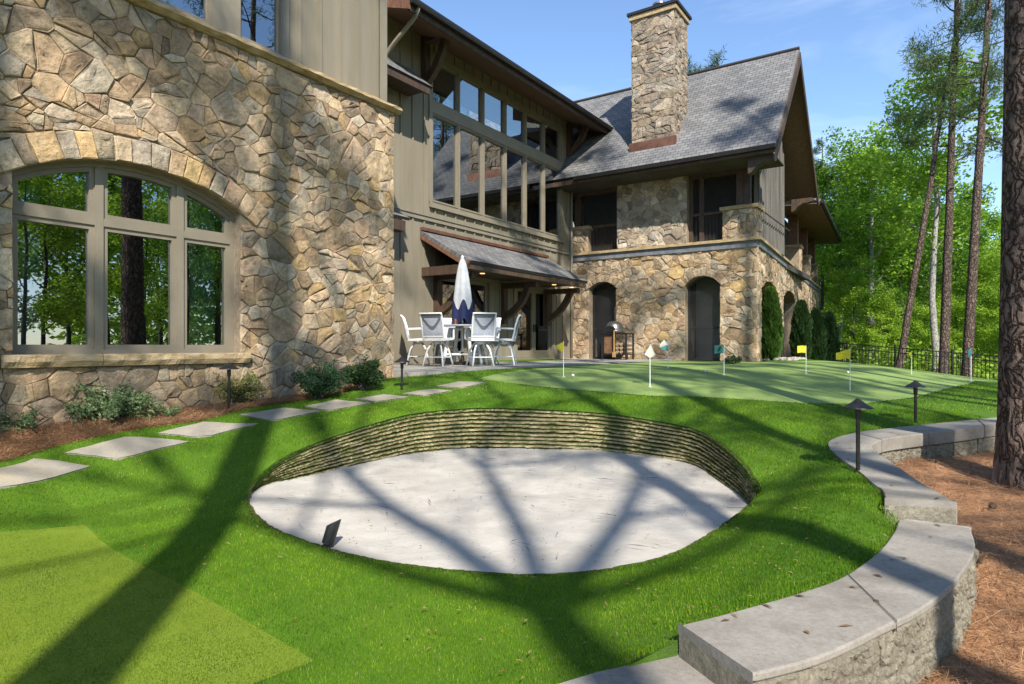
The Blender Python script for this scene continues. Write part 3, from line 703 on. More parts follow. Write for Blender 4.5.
def litter():
    r = np.random.default_rng(11)
    N = 1500; x = r.uniform(-4,4,N); y = r.uniform(2.4,7,N); m = lawntest(x,y)&(r.random(N) < .16+.5*((x > -.5)&(x < 2.5)&(y < 5))); x, y = x[m], y[m]; n = len(x)
    th = r.uniform(0,6.28,n); L = r.uniform(.015,.05,n); w = r.uniform(.006,.014,n); z = H(x,y)+.034; dx, dy = np.cos(th), np.sin(th)
    V = np.stack([np.c_[x-dx*L/2,y-dy*L/2,z], np.c_[x+dy*w/2,y-dx*w/2,z+.008], np.c_[x+dx*L/2,y+dy*L/2,z+.003], np.c_[x-dy*w/2,y+dx*w/2,z+.006]],1)
    k = r.random((n,1)); tag(npmesh('fallen_leaves', V, 'leaf', col=np.array((.42,.24,.06))*(1-k)+np.array((.5,.40,.20))*k), kind='stuff')
    VV = []
    for I_, O_, N_ in ((L1i,L1o,14),(L2i,L2o,14)):
        for q in range(N_):
            k = r.integers(0,len(I_)-1); f = r.uniform(.05,.95); p = Vector(I_[k]).lerp(Vector(O_[k]),f); p = p.lerp(Vector(I_[k+1]).lerp(Vector(O_[k+1]),f), r.random())
            t_ = r.uniform(0,6.28); l_ = r.uniform(.012,.04); w_ = r.uniform(.004,.012); dx_, dy_ = math.cos(t_), math.sin(t_); z_ = p.z+.004
            VV.append([(p.x-dx_*l_,p.y-dy_*l_,z_),(p.x+dy_*w_,p.y-dx_*w_,z_+.006),(p.x+dx_*l_,p.y+dy_*l_,z_+.003),(p.x-dy_*w_,p.y+dx_*w_,z_+.005)])
    tag(npmesh('fallen_leaves', np.array(VV), 'leaf', col=np.tile((.22,.13,.06),(len(VV),1))*r.uniform(.5,1.6,(len(VV),1))), kind='stuff')
    # loose pine needles
    F_ = []; Cc = []
    def needles(n, x, y, z, lmin, lmax, w):
        th = r.uniform(0,6.28,n); L = r.uniform(lmin,lmax,n); dx, dy = np.cos(th)*L/2, np.sin(th)*L/2; zz = z+r.uniform(.0,.03,n); t = r.normal(size=n)*.018
        F_.append(np.stack([np.c_[x-dx,y-dy,zz-t], np.c_[x+dx,y+dy,zz+t], np.c_[x+dx-dy/L*w*2,y+dy+dx/L*w*2,zz+t+.001], np.c_[x-dx-dy/L*w*2,y-dy+dx/L*w*2,zz-t+.001]],1))
        k = r.random((n,1)); Cc.append((np.array((.28,.14,.07))*(1-k)+np.array((.68,.45,.26))*k)*r.uniform(.6,1.2,(n,1)))
    N = 70000; y = 2.2+(r.random(N)**1.5)*6.5; x = r.uniform(1.2,8,N); m = (~inpoly(x,y,LAWN))&(x < y*.84+.3); x, y = x[m], y[m]
    zz = S(x,y); zz = zz+np.array([.05*mnoise.noise((p*1.3,q*1.3,0))+.025*mnoise.noise((p*4,q*4,3)) for p,q in zip(x,y)]); needles(len(x), x, y, zz, .06, .16, .0022)
    N = 90000; u = r.uniform(1.6,8.2,N); v = r.uniform(6.3,7.5,N); X, Y = u*a2[0]+v*b2[0], u*a2[1]+v*b2[1]; m = inpoly(X,Y,BED); X, Y = X[m], Y[m]; needles(len(X), X, Y, H(X,Y), .06, .16, .003)
    tag(npmesh('pine_needles', np.concatenate(F_), 'leaf', col=np.concatenate(Cc)), kind='stuff')
litter()

# ------------------------------------------------------------------ retaining wall
def retaining():
    root = thing('retaining_wall', 'stepped curving retaining wall of tan split blocks under smooth grey concrete coping', 'retaining wall', (3.1,4.0,-1.5))
    inv = Matrix.Translation(Vector(root.location)).inverted()
    def strip(I, O, thick, over=.025):
        b = MB(); k = len(I); vs = []
        for p, q in zip(I, O):
            p, q = Vector(p), Vector(q); d = (q-p).normalized()*over; q2 = q
            vs += [p, q2, q2-Vector((0,0,thick)), p-Vector((0,0,thick))]
        for i in range(k-1):
            for j in range(4): b.f.append((i*4+j, (i+1)*4+j, (i+1)*4+(j+1)%4, i*4+(j+1)%4))
        b.f += [(3,2,1,0), tuple((k-1)*4+j for j in range(4))]; b.v = [tuple(p) for p in vs]
        return b
    def cut(I, O, fracs, thick):
        n = len(I)-1
        for a_, z_ in zip(fracs[:-1], fracs[1:]):
            i0, i1 = int(round(a_*n)), int(round(z_*n)); A_ = [Vector(p) for p in I[i0:i1+1]]; B_ = [Vector(p) for p in O[i0:i1+1]]
            e = .004; A_[0] = A_[0].lerp(A_[1], e*8); B_[0] = B_[0].lerp(B_[1], e*8); 
            o = strip(A_, B_, thick).build('coping', 'concrete', root, bevel=.008); o.matrix_parent_inverse = inv
    cut(L2i, L2o, (0,.42,.62,.75,.88,1), .135); cut(L1i, L1o, (0,.5,1), .035); cut(L0i, L0o, (0,.5,1), .135)
    def face(O, I, ztop, zbot, setb, nrow, blen, seed):
        """rough split-face blocks under the coping, a displaced sheet with joints"""
        r = np.random.default_rng(seed); O = [Vector(p) for p in O]; I = [Vector(p) for p in I]
        L = [0]
        for i in range(1,len(O)): L.append(L[-1]+(O[i]-O[i-1]).length)
        nx = int(L[-1]/.012); b = MB(); offs = [r.uniform(0,blen) for _ in range(nrow)]
        nz = 44
        for j in range(nz+1):
            for i in range(nx+1):
                s = L[-1]*i/nx; k = max(0, min(len(O)-2, np.searchsorted(L, s)-1)); t = (s-L[k])/max(L[k+1]-L[k],1e-6)
                p = O[k].lerp(O[k+1],t); q = I[k].lerp(I[k+1],t); d = (q-p); d.z = 0; d.normalize()
                zt = p.z-ztop; z = zt+(zbot-ztop*0-zt)*j/nz if False else zt-(zt-zbot)*j/nz
                f = (zt-z)/.2; row = min(int(f), nrow-1); fr = f-int(f)
                bs = ((s+offs[row])/blen)%1
                ed = min(fr,1-fr)*.2, min(bs,1-bs)*blen
                g = min(1, ed[0]/.012)*min(1, ed[1]/.012)
                bump = .022*mnoise.noise((s*11,z*11,seed))+.013*mnoise.noise((s*28,z*28,seed+3))+.008*mnoise.noise((s*62,z*62,seed+5))+.02*mnoise.noise((math.floor((s+offs[row])/blen)*3.3,row*7.7,seed))
                off = setb-(.02+bump)*g
                b.v.append((p.x+d.x*off, p.y+d.y*off, z))
        b.f = [(j*(nx+1)+i, j*(nx+1)+i+1, (j+1)*(nx+1)+i+1, (j+1)*(nx+1)+i) for j in range(nz) for i in range(nx)]
        o = b.build('block_wall', 'block', root); o.matrix_parent_inverse = inv
    face(L2o, L2i, .137, -1.62, .05, 3, .42, 1); face(L1o, L1i, .036, -1.75, .022, 3, .45, 2)
    face(L0o, L0i, .137, -1.75, .03, 2, .45, 4)
    # split front edge of the lower coping where it drops to the straw
    def back(I, O, zb): 
        b = MB()
        for i in range(len(I)-1):
            p, q = I[i], I[i+1]; b.add([(p[0],p[1],p[2]-.13),(q[0],q[1],q[2]-.13),(q[0],q[1],zb),(p[0],p[1],zb)], [(0,1,2,3)])
        o = b.build('block_wall', 'block', root); o.matrix_parent_inverse = inv
    # end blocks closing the steps
    for (i, o_), zt in (((L2i[0],L2o[0]),-1.19),((L1i[0],L1o[0]),-1.32)):
        b = MB(); p, q = Vector(i), Vector(o_); b.add([(p.x,p.y,zt+.1),(q.x,q.y,zt+.1),(q.x,q.y,-1.75),(p.x,p.y,-1.75)], [(0,1,2,3)])
        oo = b.build('block_wall', 'block', root); oo.matrix_parent_inverse = inv
retaining()

# ------------------------------------------------------------------ the house
H0 = Vector((9.0, 11.0, -.46))
hx, hy = uv2xy(H0.x, H0.y)
HOUSE = thing('country_house', 'rambling country house of fieldstone and taupe board siding with a tall stone chimney', 'house', (hx,hy,H0.z), math.atan2(a2[1], a2[0]))
def hp(mb, name, mat, parent=None, smooth=False, bevel=0):
    o = mb.build(name, mat, parent or HOUSE, smooth, bevel=bevel)
    if parent is None or parent is HOUSE: o.location = -H0
    return o
def fix(o): o.location = -H0; return o
fv = lambda v0: (lambda s, t, d: (s, v0-d, t))
fu = lambda u0: (lambda s, t, d: (u0-d, s, t))
def window(name, outline, cols, rows, mp, fw=.07, sash=.055, mull=.09, curtain=None, trim=None, mat='winframe'):
    """outline: convex ccw polygon; cols/rows: interior split lines"""
    fr = MB(); ins = inset(outline, fw)
    fr.ring(outline, ins, mp, -.14, -.02)
    xs = [min(p[0] for p in ins)-.2]+[c for c in cols]+[max(p[0] for p in ins)+.2]
    ys = [min(p[1] for p in ins)-.2]+[c for c in rows]+[max(p[1] for p in ins)+.2]
    gl = MB()
    for c in cols:
        pl = ins
        for p, q in (((c-mull/2,9),(c-mull/2,-9)),((c+mull/2,-9),(c+mull/2,9))): pl = clip(pl, q, p) if False else clip(pl, p, q)
        pl = [p for p in pl]
        if len(pl) > 2: fr.prism(pl, mp, -.14, -.028)
    for c in rows:
        pl = clip(clip(ins, (-99,c-mull/2),(99,c-mull/2)), (99,c+mull/2),(-99,c+mull/2))
        if len(pl) > 2: fr.prism(pl, mp, -.138, -.031)
    for i in range(len(xs)-1):
        for j in range(len(ys)-1):
            x0, x1 = xs[i]+mull/2, xs[i+1]-mull/2; y0, y1 = ys[j]+mull/2, ys[j+1]-mull/2
            cell = clip(clip(clip(clip(ins,(x0,9),(x0,-9)),(x1,-9),(x1,9)),(-99,y0),(99,y0)),(99,y1),(-99,y1))
            cell = [p for k, p in enumerate(cell) if math.hypot(p[0]-cell[k-1][0],p[1]-cell[k-1][1]) > .004]
            if len(cell) < 3 or abs(area(cell)) < .02: continue
            inn = inset(cell, sash); fr.ring(cell, inn, mp, -.13, -.05)
            n = len(inn); gl.add([mp(p[0],p[1],-.09) for p in inn], [tuple(range(n))])
    w = hp(fr, 'window', mat)
    g = gl.build('pane', 'glass', w)
    if curtain:
        for (c0, c1) in curtain:
            cu = MB()
            t0 = min(p[1] for p in outline)+.02; t1 = max(p[1] for p in outline)-.1; n = 16
            pts = [(c0+(c1-c0)*i/n, -.34+.03*math.sin(i*1.9)) for i in range(n+1)]
            cu.add([mp(p[0],t,p[1]) for t in (t0,t1) for p in pts], [(i,i+1,n+2+i,n+1+i) for i in range(n)])
            cu.build('curtain', 'curtain', w)
    return w
def siding(outline, holes, mp, name='siding_wall', mat='siding', step=.41, bw=.05, off=.0, bands=(), depth=.14):
    """board and batten: sheet with openings and battens in one mesh"""
    mb = MB(); loops = [outline]+holes
    tr = geometry.tessellate_polygon([[Vector((p[0],p[1],0)) for p in l] for l in loops]); flat = [p for l in loops for p in l]
    mb.add([mp(p[0],p[1],0) for p in flat], [tuple(t) for t in tr])
    for l in loops:
        n = len(l); mb.add([mp(p[0],p[1],0) for p in l]+[mp(p[0],p[1],-depth) for p in l], [(i,(i+1)%n,n+(i+1)%n,n+i) for i in range(n)])
    x0 = min(p[0] for p in outline); x1 = max(p[0] for p in outline); s = x0+off
    while s < x1:
        segs = [[(s-bw/2,-9),(s+bw/2,-9),(s+bw/2,30),(s-bw/2,30)]]
        pl = segs[0]
        for k in range(len(outline)): pl = clip(pl, outline[k], outline[(k+1)%len(outline)])
        pcs = [pl] if len(pl) > 2 else []
        for hh in holes+[b for b in bands]: pcs = [w for p in pcs for w in subtract(p, hh)]
        for p in pcs:
            if abs(area(p)) > .004: mb.prism(p, mp, -.01, .032)
        s += step
    return hp(mb, name, mat)
rect = lambda s0,s1,t0,t1: [(s0,t0),(s1,t0),(s1,t1),(s0,t1)]

def left_wing():
    D = 7.5; mp = fv(D); r = np.random.default_rng(21)
    u_end = onv(393,112,D)[0]; zl = onv(393,114,D)[1]
    s0, zs = onv(12,356,D); s1, _ = onv(240,353,D); zs = -.085
    _, zp = onv(112,159,D); _, zr = onv(240,213,D); zr = min(zr, zp-.3)
    hole = arch(s0, s1, zs, zr, zp, 10); th = .29
    big = arch(s0-.02, s1+.02, zs-.14, zr+.0, zp, 6)
    # stones skip the opening, its voussoirs and the sill
    cx, cy, rr, a0 = archgeo(s0, s1, zr, zp); ae = a0+.11
    vo_hole = [(cx+(rr+th+.0)*math.sin(ae-2*ae*i/9), cy+(rr+th)*math.cos(ae-2*ae*i/9)) for i in range(10)]
    vo_hole = [(cx-rr*math.sin(ae), cy+rr*math.cos(ae)), (cx+rr*math.sin(ae), cy+rr*math.cos(ae))]+vo_hole
    body = [(s0,zs-.001),(s1,zs-.001),(s1,zr+.05),(s0,zr+.05)]
    sill_h = rect(s0-.1, s1+.1, zs-.135, zs)
    outline = rect(-4.5, u_end, -1.3, zl)
    mb = stone_panel(outline, [vo_hole, body, sill_h], mp, 5, .065, .26, 1.2, hmax=.042)
    voussoirs(mb, s0, s1, zr, zp, th, mp, r, 17, .11)
    # jamb stones inside the reveal
    hp(mb, 'stone_wall', 'stone')
    fix(backing(outline, [hole], mp, .5, d=-.004, parent=HOUSE, name='wall_core'))
    sl = MB(); n = 70
    for k in range(3):                       # sill in three rough slabs
        q0, q1 = s0-.1+(s1-s0+.2)*k/3+.004, s0-.1+(s1-s0+.2)*(k+1)/3-.004
        m_ = 24; pts = []
        for i in range(m_+1):
            s = q0+(q1-q0)*i/m_
            for (t, d) in ((zs-.13,.0),(zs-.128,.075+.02*mnoise.noise((s*9,1,k))),(zs-.07,.10+.03*mnoise.noise((s*7,5,k))),(zs-.012,.085+.022*mnoise.noise((s*10,9,k))),(zs,.075+.015*mnoise.noise((s*6,3,k))),(zs-.001,-.13)): pts.append(mp(s,t,d))
        sl.add(pts, [(i*6+j, (i+1)*6+j, (i+1)*6+j+1, i*6+j+1) for i in range(m_) for j in range(5)]+[tuple(range(6)), tuple(m_*6+j for j in range(6))])
    hp(sl, 'window_sill', 'ledge')
    c1 = onv(98,250,D+.17)[0]; c2 = onv(179,250,D+.17)[0]; tr = onv(110,221,D)[1]
    window('window', hole, [c1,c2], [tr], lambda s,t,d: mp(s,t,d-.11), fw=.05, sash=.05, mull=.085, curtain=[(s0+.08,s0+.40),(s1-.42,s1-.06)])
    # ledge
    lg = MB(); n = 90; pts = []; za = zl
    for i in range(n+1):
        s = -4.5+(u_end+.1+4.5)*i/n
        for (t,d) in ((za,-.1),(za,.06+.02*mnoise.noise((s*5,0,1))),(za+.05,.125+.03*mnoise.noise((s*4,3,1))),(za+.10,.11+.03*mnoise.noise((s*6,5,1))),(za+.13,.05),(za+.15,-.1)): pts.append(mp(s,t,d))
    lg.add(pts, [(i*6+j,(i+1)*6+j,(i+1)*6+j+1,i*6+j+1) for i in range(n) for j in range(5)]+[tuple(range(6)), tuple(n*6+j for j in range(6))])
    hp(lg, 'stone_ledge', 'ledge')
    # upper storey
    Du = D+.06; mu = fv(Du); ue = onv(385,60,Du)[0]; ztop = 7.6
    w1 = (onv(132,10,Du)[0], onv(211,10,Du)[0]); w2 = (onv(237,30,Du)[0], onv(281,30,Du)[0]); wb = zl+.16
    holes = [rect(w1[0],w1[1],wb,wb+1.7), rect(w2[0],w2[1],wb,wb+1.7)]
    w0 = rect(w1[0]-2.2, w1[0]-1.0, wb, wb+1.7)
    siding(rect(-4.5,ue,zl+.12,ztop), holes+[w0], mu, off=.22, step=.36)
    for h_ in holes+[w0]: window('window', h_, [], [], lambda s,t,d: mu(s,t,d+.06), fw=.025, sash=.03)
    tr_ = MB(); tr_.box((w1[1]-.02,Du-.05,wb-.02),(w2[0]+.02,Du-.002,wb+1.8)); tr_.box((w2[1]-.01,Du-.045,wb-.02),(w2[1]+.10,Du-.002,wb+1.8)); tr_.box((ue-.12,Du-.04,zl+.12),(ue+.01,Du-.002,ztop)); hp(tr_, 'window_trim', 'trim')
    # return wall, floor slabs, interior partition, roof
    ot = rect(D+.02, 14, -1.3, zl); mr = lambda s,t,d: (u_end+d, s, t)
    hp(stone_panel(ot, [], mr, 8, .09, .26, 1.15), 'stone_wall', 'stone'); fix(backing(ot, [], mr, .3, parent=HOUSE))
    siding(rect(D+.06,14,zl,ztop), [], lambda s,t,d: (ue+d, s, t))
    it = MB(); it.box((-4.5,D+2.6,-1.2),(u_end-.3,D+2.7,ztop)); it.box((-4.5,D+.3,-.5),(u_end-.3,D+2.6,-.4)); it.box((-4.5,D+.3,zl-.1),(u_end-.3,D+2.6,zl)); it.box((-4.6,D+.02,-1.2),(-4.5,14,ztop)); hp(it, 'interior_wall', 'interior')
    roof([(-5,D-.35,ztop-.1),(ue+.4,D-.35,ztop-.1),(ue+.4,11,ztop+3.2),(-5,11,ztop+3.2)], back=[(-5,14.6,ztop-.1),(ue+.4,14.6,ztop-.1)])
    return u_end, zl
def roof(q, back=None, thick=.14, mat='shingle', name='roof'):
    """q: eave0, eave1, top1, top0 ; uv along eave / up slope"""
    b = MB(); q = [Vector(p) for p in q]; nrm = (q[1]-q[0]).cross(q[3]-q[0]).normalized()
    if nrm.z < 0: nrm = -nrm
    L = (q[1]-q[0]).length; Wd = (q[3]-q[0]).length; off = (q[3]-q[0]).dot((q[1]-q[0]).normalized())
    vs = q+[p-nrm*thick for p in q]; b.add(vs, [(0,1,2,3),(7,6,5,4),(0,4,5,1),(1,5,6,2),(2,6,7,3),(3,7,4,0)])
    d1 = (q[1]-q[0]).normalized(); d2 = (q[3]-q[0]-d1*off).normalized()
    b.uv = [((p-q[0]).dot(d1)+50, (p-q[0]).dot(d2)+29) for p in vs]
    o = hp(b, name, mat)
    if back:
        k = [Vector(back[0]), Vector(back[1]), q[2], q[3]]; b = MB(); vs = k+[p-Vector((0,0,thick)) for p in k]
        b.add(vs, [(0,1,2,3),(7,6,5,4),(0,4,5,1),(1,5,6,2),(2,6,7,3),(3,7,4,0)]); d2 = (k[3]-k[0]).normalized(); b.uv = [((p-k[0]).dot(d1)+50, (p-k[0]).dot(d2)+29) for p in vs]
        hp(b, name, mat)
    return o
U_END, ZL = left_wing()

def bracket(u, v0, z, reach, drop, th=.17, parent=None, curve=.25):
    """knee brace standing on the wall plane v0: post, beam and a curved strut"""
    mp = lambda s,t,d: (u+d, v0-s, z+t)
    b = MB(); b.prism([(0.002,-drop),(.15,-drop),(.15,0),(0.002,0)], mp, -th/2, th/2)
    b.prism([(.15,-.16),(reach,-.16),(reach,0),(.15,0)], mp, -th/2+.01, th/2-.01)
    n = 8; o1, o2 = [], []
    for i in range(n+1):
        t = i/n; x = .12+(reach-.2-.12)*t; y = -drop+.1+(drop-.22)*t; k = math.sin(math.pi*t)*curve*.5
        nx, ny = .707, -.707
        o1.append((x-nx*k*-1-.0, y+ny*k)); o2.append((x+nx*k-.13, y+ny*k+.13))
    for i in range(n): b.prism([o1[i],o1[i+1],o2[i+1],o2[i]], mp, -th/2+.02, th/2-.02)
    o = b.build('bracket', 'wood', parent or HOUSE); 
    if not parent: o.location = -H0
    return o

def middle():
    V = 11.0; mp = fv(V); zt = onv(566,122,V)[1]; u0 = 7.0; u1 = 20.0
    cols = [(433.2,454.7),(461.4,480.5),(486.6,503.5),(508.4,524.4),(529,542.8),(546.8,559.7)]
    us = onv(433,100,V)[0]; ue = onv(559.7,200,V)[0]; n = 6; pitch = (ue-us+.15)/6; holes = []
    zA1 = onv(433,64,V)[1]; zA0 = onv(433,99,V)[1]; zB1 = onv(433,118,V)[1]; zB0 = onv(433,200,V)[1]
    for k in range(n):
        a_ = us+k*pitch; b_ = a_+pitch-.15
        holes += [rect(a_-.05,b_+.05,zA0-.06,zA1+.12), rect(a_-.05,b_+.05,zB0-.04,zB1+.12)]
    # doors below
    dz0 = -.44; d1 = (onv(440,300,V)[0]-.05, onv(489,300,V)[0]+.05, onv(480,279,V)[1]); d2 = (onv(515.5,300,V)[0], onv(552.5,300,V)[0], onv(530,287,V)[1])
    dh1 = rect(d1[0],d1[1],dz0,d1[2]); dh2 = rect(d2[0],d2[1],dz0,d2[2])
    zb1 = onv(480,232,V)[1]; band = rect(u0,u1,zb1-.06,zb1+.06)
    field = rect(us-.2,ue+.2,zB0-.12,zA1+.27)
    siding(rect(u0,u1,-1.2,zt+.1), holes+[dh1,dh2], mp, bands=[field, band], step=.42, off=.2, depth=.16)
    for h_ in holes: 
        i = holes.index(h_)//2
        window('window', h_, [], [], lambda s,t,d: mp(s,t,d+.035), fw=.035, sash=.022, curtain=[(h_[0][0]+.1, h_[0][0]+.55)] if i in (0,5) and holes.index(h_)%2 else None)
    t = MB()
    t.box((us-.16,V-.05,zB0-.20),(ue+.16,V-.003,zB0-.08)); t.box((us-.18,V-.09,zB0-.22),(ue+.18,V-.05,zB0-.15))
    t.box((us-.16,V-.045,zA1+.125),(ue+.16,V-.003,zA1+.25)); t.box((us-.16,V-.04,zB1+.125),(ue+.16,V-.003,zA0-.065))
    t.box((us-.18,V-.042,zB0-.08),(us-.055,V-.003,zA1+.2)); t.box((ue+.055,V-.042,zB0-.08),(ue+.18,V-.003,zA1+.2))
    for k in range(n-1): 
        x = us+(k+1)*pitch-.15; t.box((x+.053,V-.03,zB0-.08),(x+.097,V-.003,zA1+.12))
    t.box((u0,V-.055,zb1-.055),(u1,V-.003,zb1+.05)); t.box((u0,V-.08,zb1+.05),(u1,V-.003,zb1+.075))
    t.box((u1-.16,V-.04,-.9),(u1,V-.003,zt)); hp(t, 'window_trim', 'trim')
    # french doors
    for (h_, m) in ((dh1,1),(dh2,1)):
        q0, q1, zz = h_[0][0], h_[1][0], h_[2][1]
        fr = MB(); fr.ring(h_, inset(h_, .07), lambda s,t_,d: mp(s,t_,d), -.15, .03); dd = hp(fr, 'door', 'winframe')
        sa = MB(); gl = MB(); mid_ = (q0+q1)/2
        for (x0,x1) in ((q0+.075,mid_-.006),(mid_+.006,q1-.075)):
            o_ = rect(x0,x1,dz0+.075,zz-.075); i_ = [(x0+.11,dz0+.3),(x1-.11,dz0+.3),(x1-.11,zz-.17),(x0+.11,zz-.17)]
            sa.ring(o_, i_, mp, -.10, -.04); gl.add([mp(p[0],p[1],-.07) for p in i_], [(0,1,2,3)])
        sa.build('sash', 'winframe', dd); gl.build('pane', 'glass', dd)
        hd = MB(); hd.bar(mp(mid_-.05,.45,-.02), mp(mid_-.05,.7,-.02), .025); hd.bar(mp(mid_+.05,.45,-.02), mp(mid_+.05,.7,-.02), .025); hd.build('handle', 'darkmetal', dd)
        tm = MB(); tm.box((q0-.13,V-.04,dz0),(q0-.003,V-.003,zz+.13)); tm.box((q1+.003,V-.04,dz0),(q1+.13,V-.003,zz+.13)); tm.box((q0-.003,V-.04,zz+.003),(q1+.003,V-.003,zz+.13)); tm.build('trim', 'trim', dd)
    it = MB(); it.box((U_END,V+3,-1),(u1+1,V+3.1,zt)); it.box((U_END,V+.2,2.9),(u1,V+3,3.1)); it.box((U_END,V+.2,-.55),(u1,V+3,-.47)); it.box((19.85,V+.2,-1),(19.95,15,zt)); it.box((U_END,V+10.5,-1.2),(31,V+10.6,zt-1)); hp(it, 'interior_wall', 'interior')
    # main eave
    ue0, ue1 = 10.4, 20.75; ve = 9.75; ze = 7.42
    pitchm = .62
    roof([(ue0,ve,ze+.24),(ue1,ve,ze+.24),(ue1,ve+6.2,ze+.24+6.2*pitchm),(ue0,ve+6.2,ze+.24+6.2*pitchm)], back=[(ue0,ve+12,ze+.2),(ue1,ve+12,ze+.2)])
    sf = MB(); sf.add([(ue0+.02,ve+.06,ze+.02),(ue1-.02,ve+.06,ze+.02),(ue1-.02,V+.05,zt+.02),(ue0+.02,V+.05,zt+.02),(ue0+.02,ve+.06,ze+.05),(ue1-.02,ve+.06,ze+.05),(ue1-.02,V+.05,zt+.05),(ue0+.02,V+.05,zt+.05)], [(0,1,2,3),(7,6,5,4),(0,4,5,1),(1,5,6,2),(2,6,7,3),(3,7,4,0)]); hp(sf, 'soffit', 'soffit')
    fa = MB(); fa.box((ue0,ve,ze-.03),(ue1,ve+.05,ze+.22)); hp(fa, 'fascia', 'wood')
    for uu in (ue0-.04, ue1-.0):
        rf = MB(); rf.add([(uu,ve-.02,ze-.02),(uu+.045,ve-.02,ze-.02),(uu+.045,V+3,zt+1.0),(uu,V+3,zt+1.0),(uu,ve-.02,ze+.34),(uu+.045,ve-.02,ze+.34),(uu+.045,V+3,zt+2.3),(uu,V+3,zt+2.3)], [(0,1,2,3),(7,6,5,4),(0,4,5,1),(1,5,6,2),(2,6,7,3),(3,7,4,0)])
        hp(rf, 'rake_board', 'redwood')
    gu = MB(); pr = [(0,0),(.12,0),(.14,.06),(.14,.12),(0,.12)]; gu.prism(pr, lambda s,t_,d: (d, ve-s-.002, ze+.1+t_), ue0-.03, ue1+.02); hp(gu, 'gutter', 'darkmetal')
    bracket(onv(426,80,V)[0]-.1, V, zt-.02, 1.05, 1.35, .2); bracket(19.75, V, zt-.02, 1.05, 1.3, .2)
    # downspout dropping from the gutter to the little pent roof
    ds = MB(); ds.tube([(ue0+.22,ve-.06,ze+.12),(ue0+.24,ve+.05,ze-.05),(ue0+.3,ve+.75,ze-.42),(ue0+.32,V-.12,ze-.66),(ue0+.32,V-.09,ze-.9),(ue0+.32,V-.09,ze-1.75),(ue0+.3,V-.35,ze-1.9)], .05, 8); hp(ds, 'downspout', 'gutter', smooth=True)
    ds = MB(); ds.tube([(19.86,V-.1,6.0),(19.86,V-.1,-.4)], .045, 8); hp(ds, 'downspout', 'gutter', smooth=True)
    fl = MB(); c = (11.0,10.35,ze+.08); fl.box((c[0]-.06,c[1]-.06,c[2]-.04),(c[0]+.06,c[1]+.06,c[2])); fl.tube([(c[0],c[1],c[2]-.05),(c[0]-.03,c[1]-.1,c[2]-.13)], [.05,.07], 10); hp(fl, 'floodlight', 'black')
    # pent roof on the left end, upper and lower
    pe = onv(433,87,V-.75); px1 = pe[0]; pz = pe[1]
    q = [(U_END-.4,V-.75,pz),(px1,V-.75,pz),(px1-.05,V,pz+.62),(U_END-.4,V,pz+.62)]; roof(q, thick=.07, name='pent_roof')
    sp = MB(); sp.box((U_END-.4,V-.72,pz-.2),(px1-.08,V-.66,pz-.06)); sp.box((U_END-.4,V-.66,pz-.1),(px1-.08,V-.01,pz-.06)); hp(sp, 'fascia', 'wood')
    pe = onv(410,218,V-.55); q = [(U_END-.4,V-.55,pe[1]),(pe[0],V-.55,pe[1]),(pe[0],V,pe[1]+.3),(U_END-.4,V,pe[1]+.3)]; roof(q, thick=.07, name='pent_roof')
    sp = MB(); sp.box((U_END-.4,V-.5,pe[1]-.32),(pe[0]-.1,V-.01,pe[1]-.08)); hp(sp, 'fascia', 'wood')
    # awning over the doors
    ov = 1.55; aL = onv(443,254,V-ov); aR = onv(588,282,V-ov); zt0 = onv(420,229,V); zt1 = onv(570,264,V)
    ze_ = (aL[1]+aR[1])/2; zw = (zt0[1]+zt1[1])/2; L0, L1 = zt0[0], min(aR[0], 19.95)
    print('awning', L0, L1, ze_, zw, aL, aR)
    roof([(L0,V-ov,ze_),(L1,V-ov,ze_),(L1,V,zw),(L0,V,zw)], thick=.09, name='awning_roof')
    cp = MB(); cp.box((L0,V-.10,zw-.01),(L1,V-.004,zw+.07)); hp(cp, 'copper_flashing', 'copper')
    ab = MB(); ab.box((L0+.05,V-ov+.06,ze_-.2),(L1-.02,V-ov+.2,ze_-.08)); ab.box((L0+.05,V-ov+.2,ze_-.12),(L1-.02,V-.01,ze_-.08)); ab.box((L0+.04,V-ov+.12,ze_-.3),(L0+.2,V-.02,ze_-.121))
    awn = hp(ab, 'awning_beam', 'wood')
    rk = MB(); rk.bar((L0+.03,V-ov+.02,ze_-.1),(L0+.03,V-.01,zw-.11),.06,.18); rk.build('rake_board', 'redwood', awn)
    for uu in (onv(437,300,V)[0]-.05, onv(502,300,V)[0], L1-.08): bracket(uu, V, ze_-.205, ov-.3, 1.2, .2, parent=awn, curve=.3)
    for px in (477,546,563):
        lg = MB(); uu = onv(px,290,V)[0]-.75; lg.lathe([(.07,0),(.07,.012)], (uu,V-.75,ze_-.135), 12); lg.build('downlight', 'glow', awn)
middle()

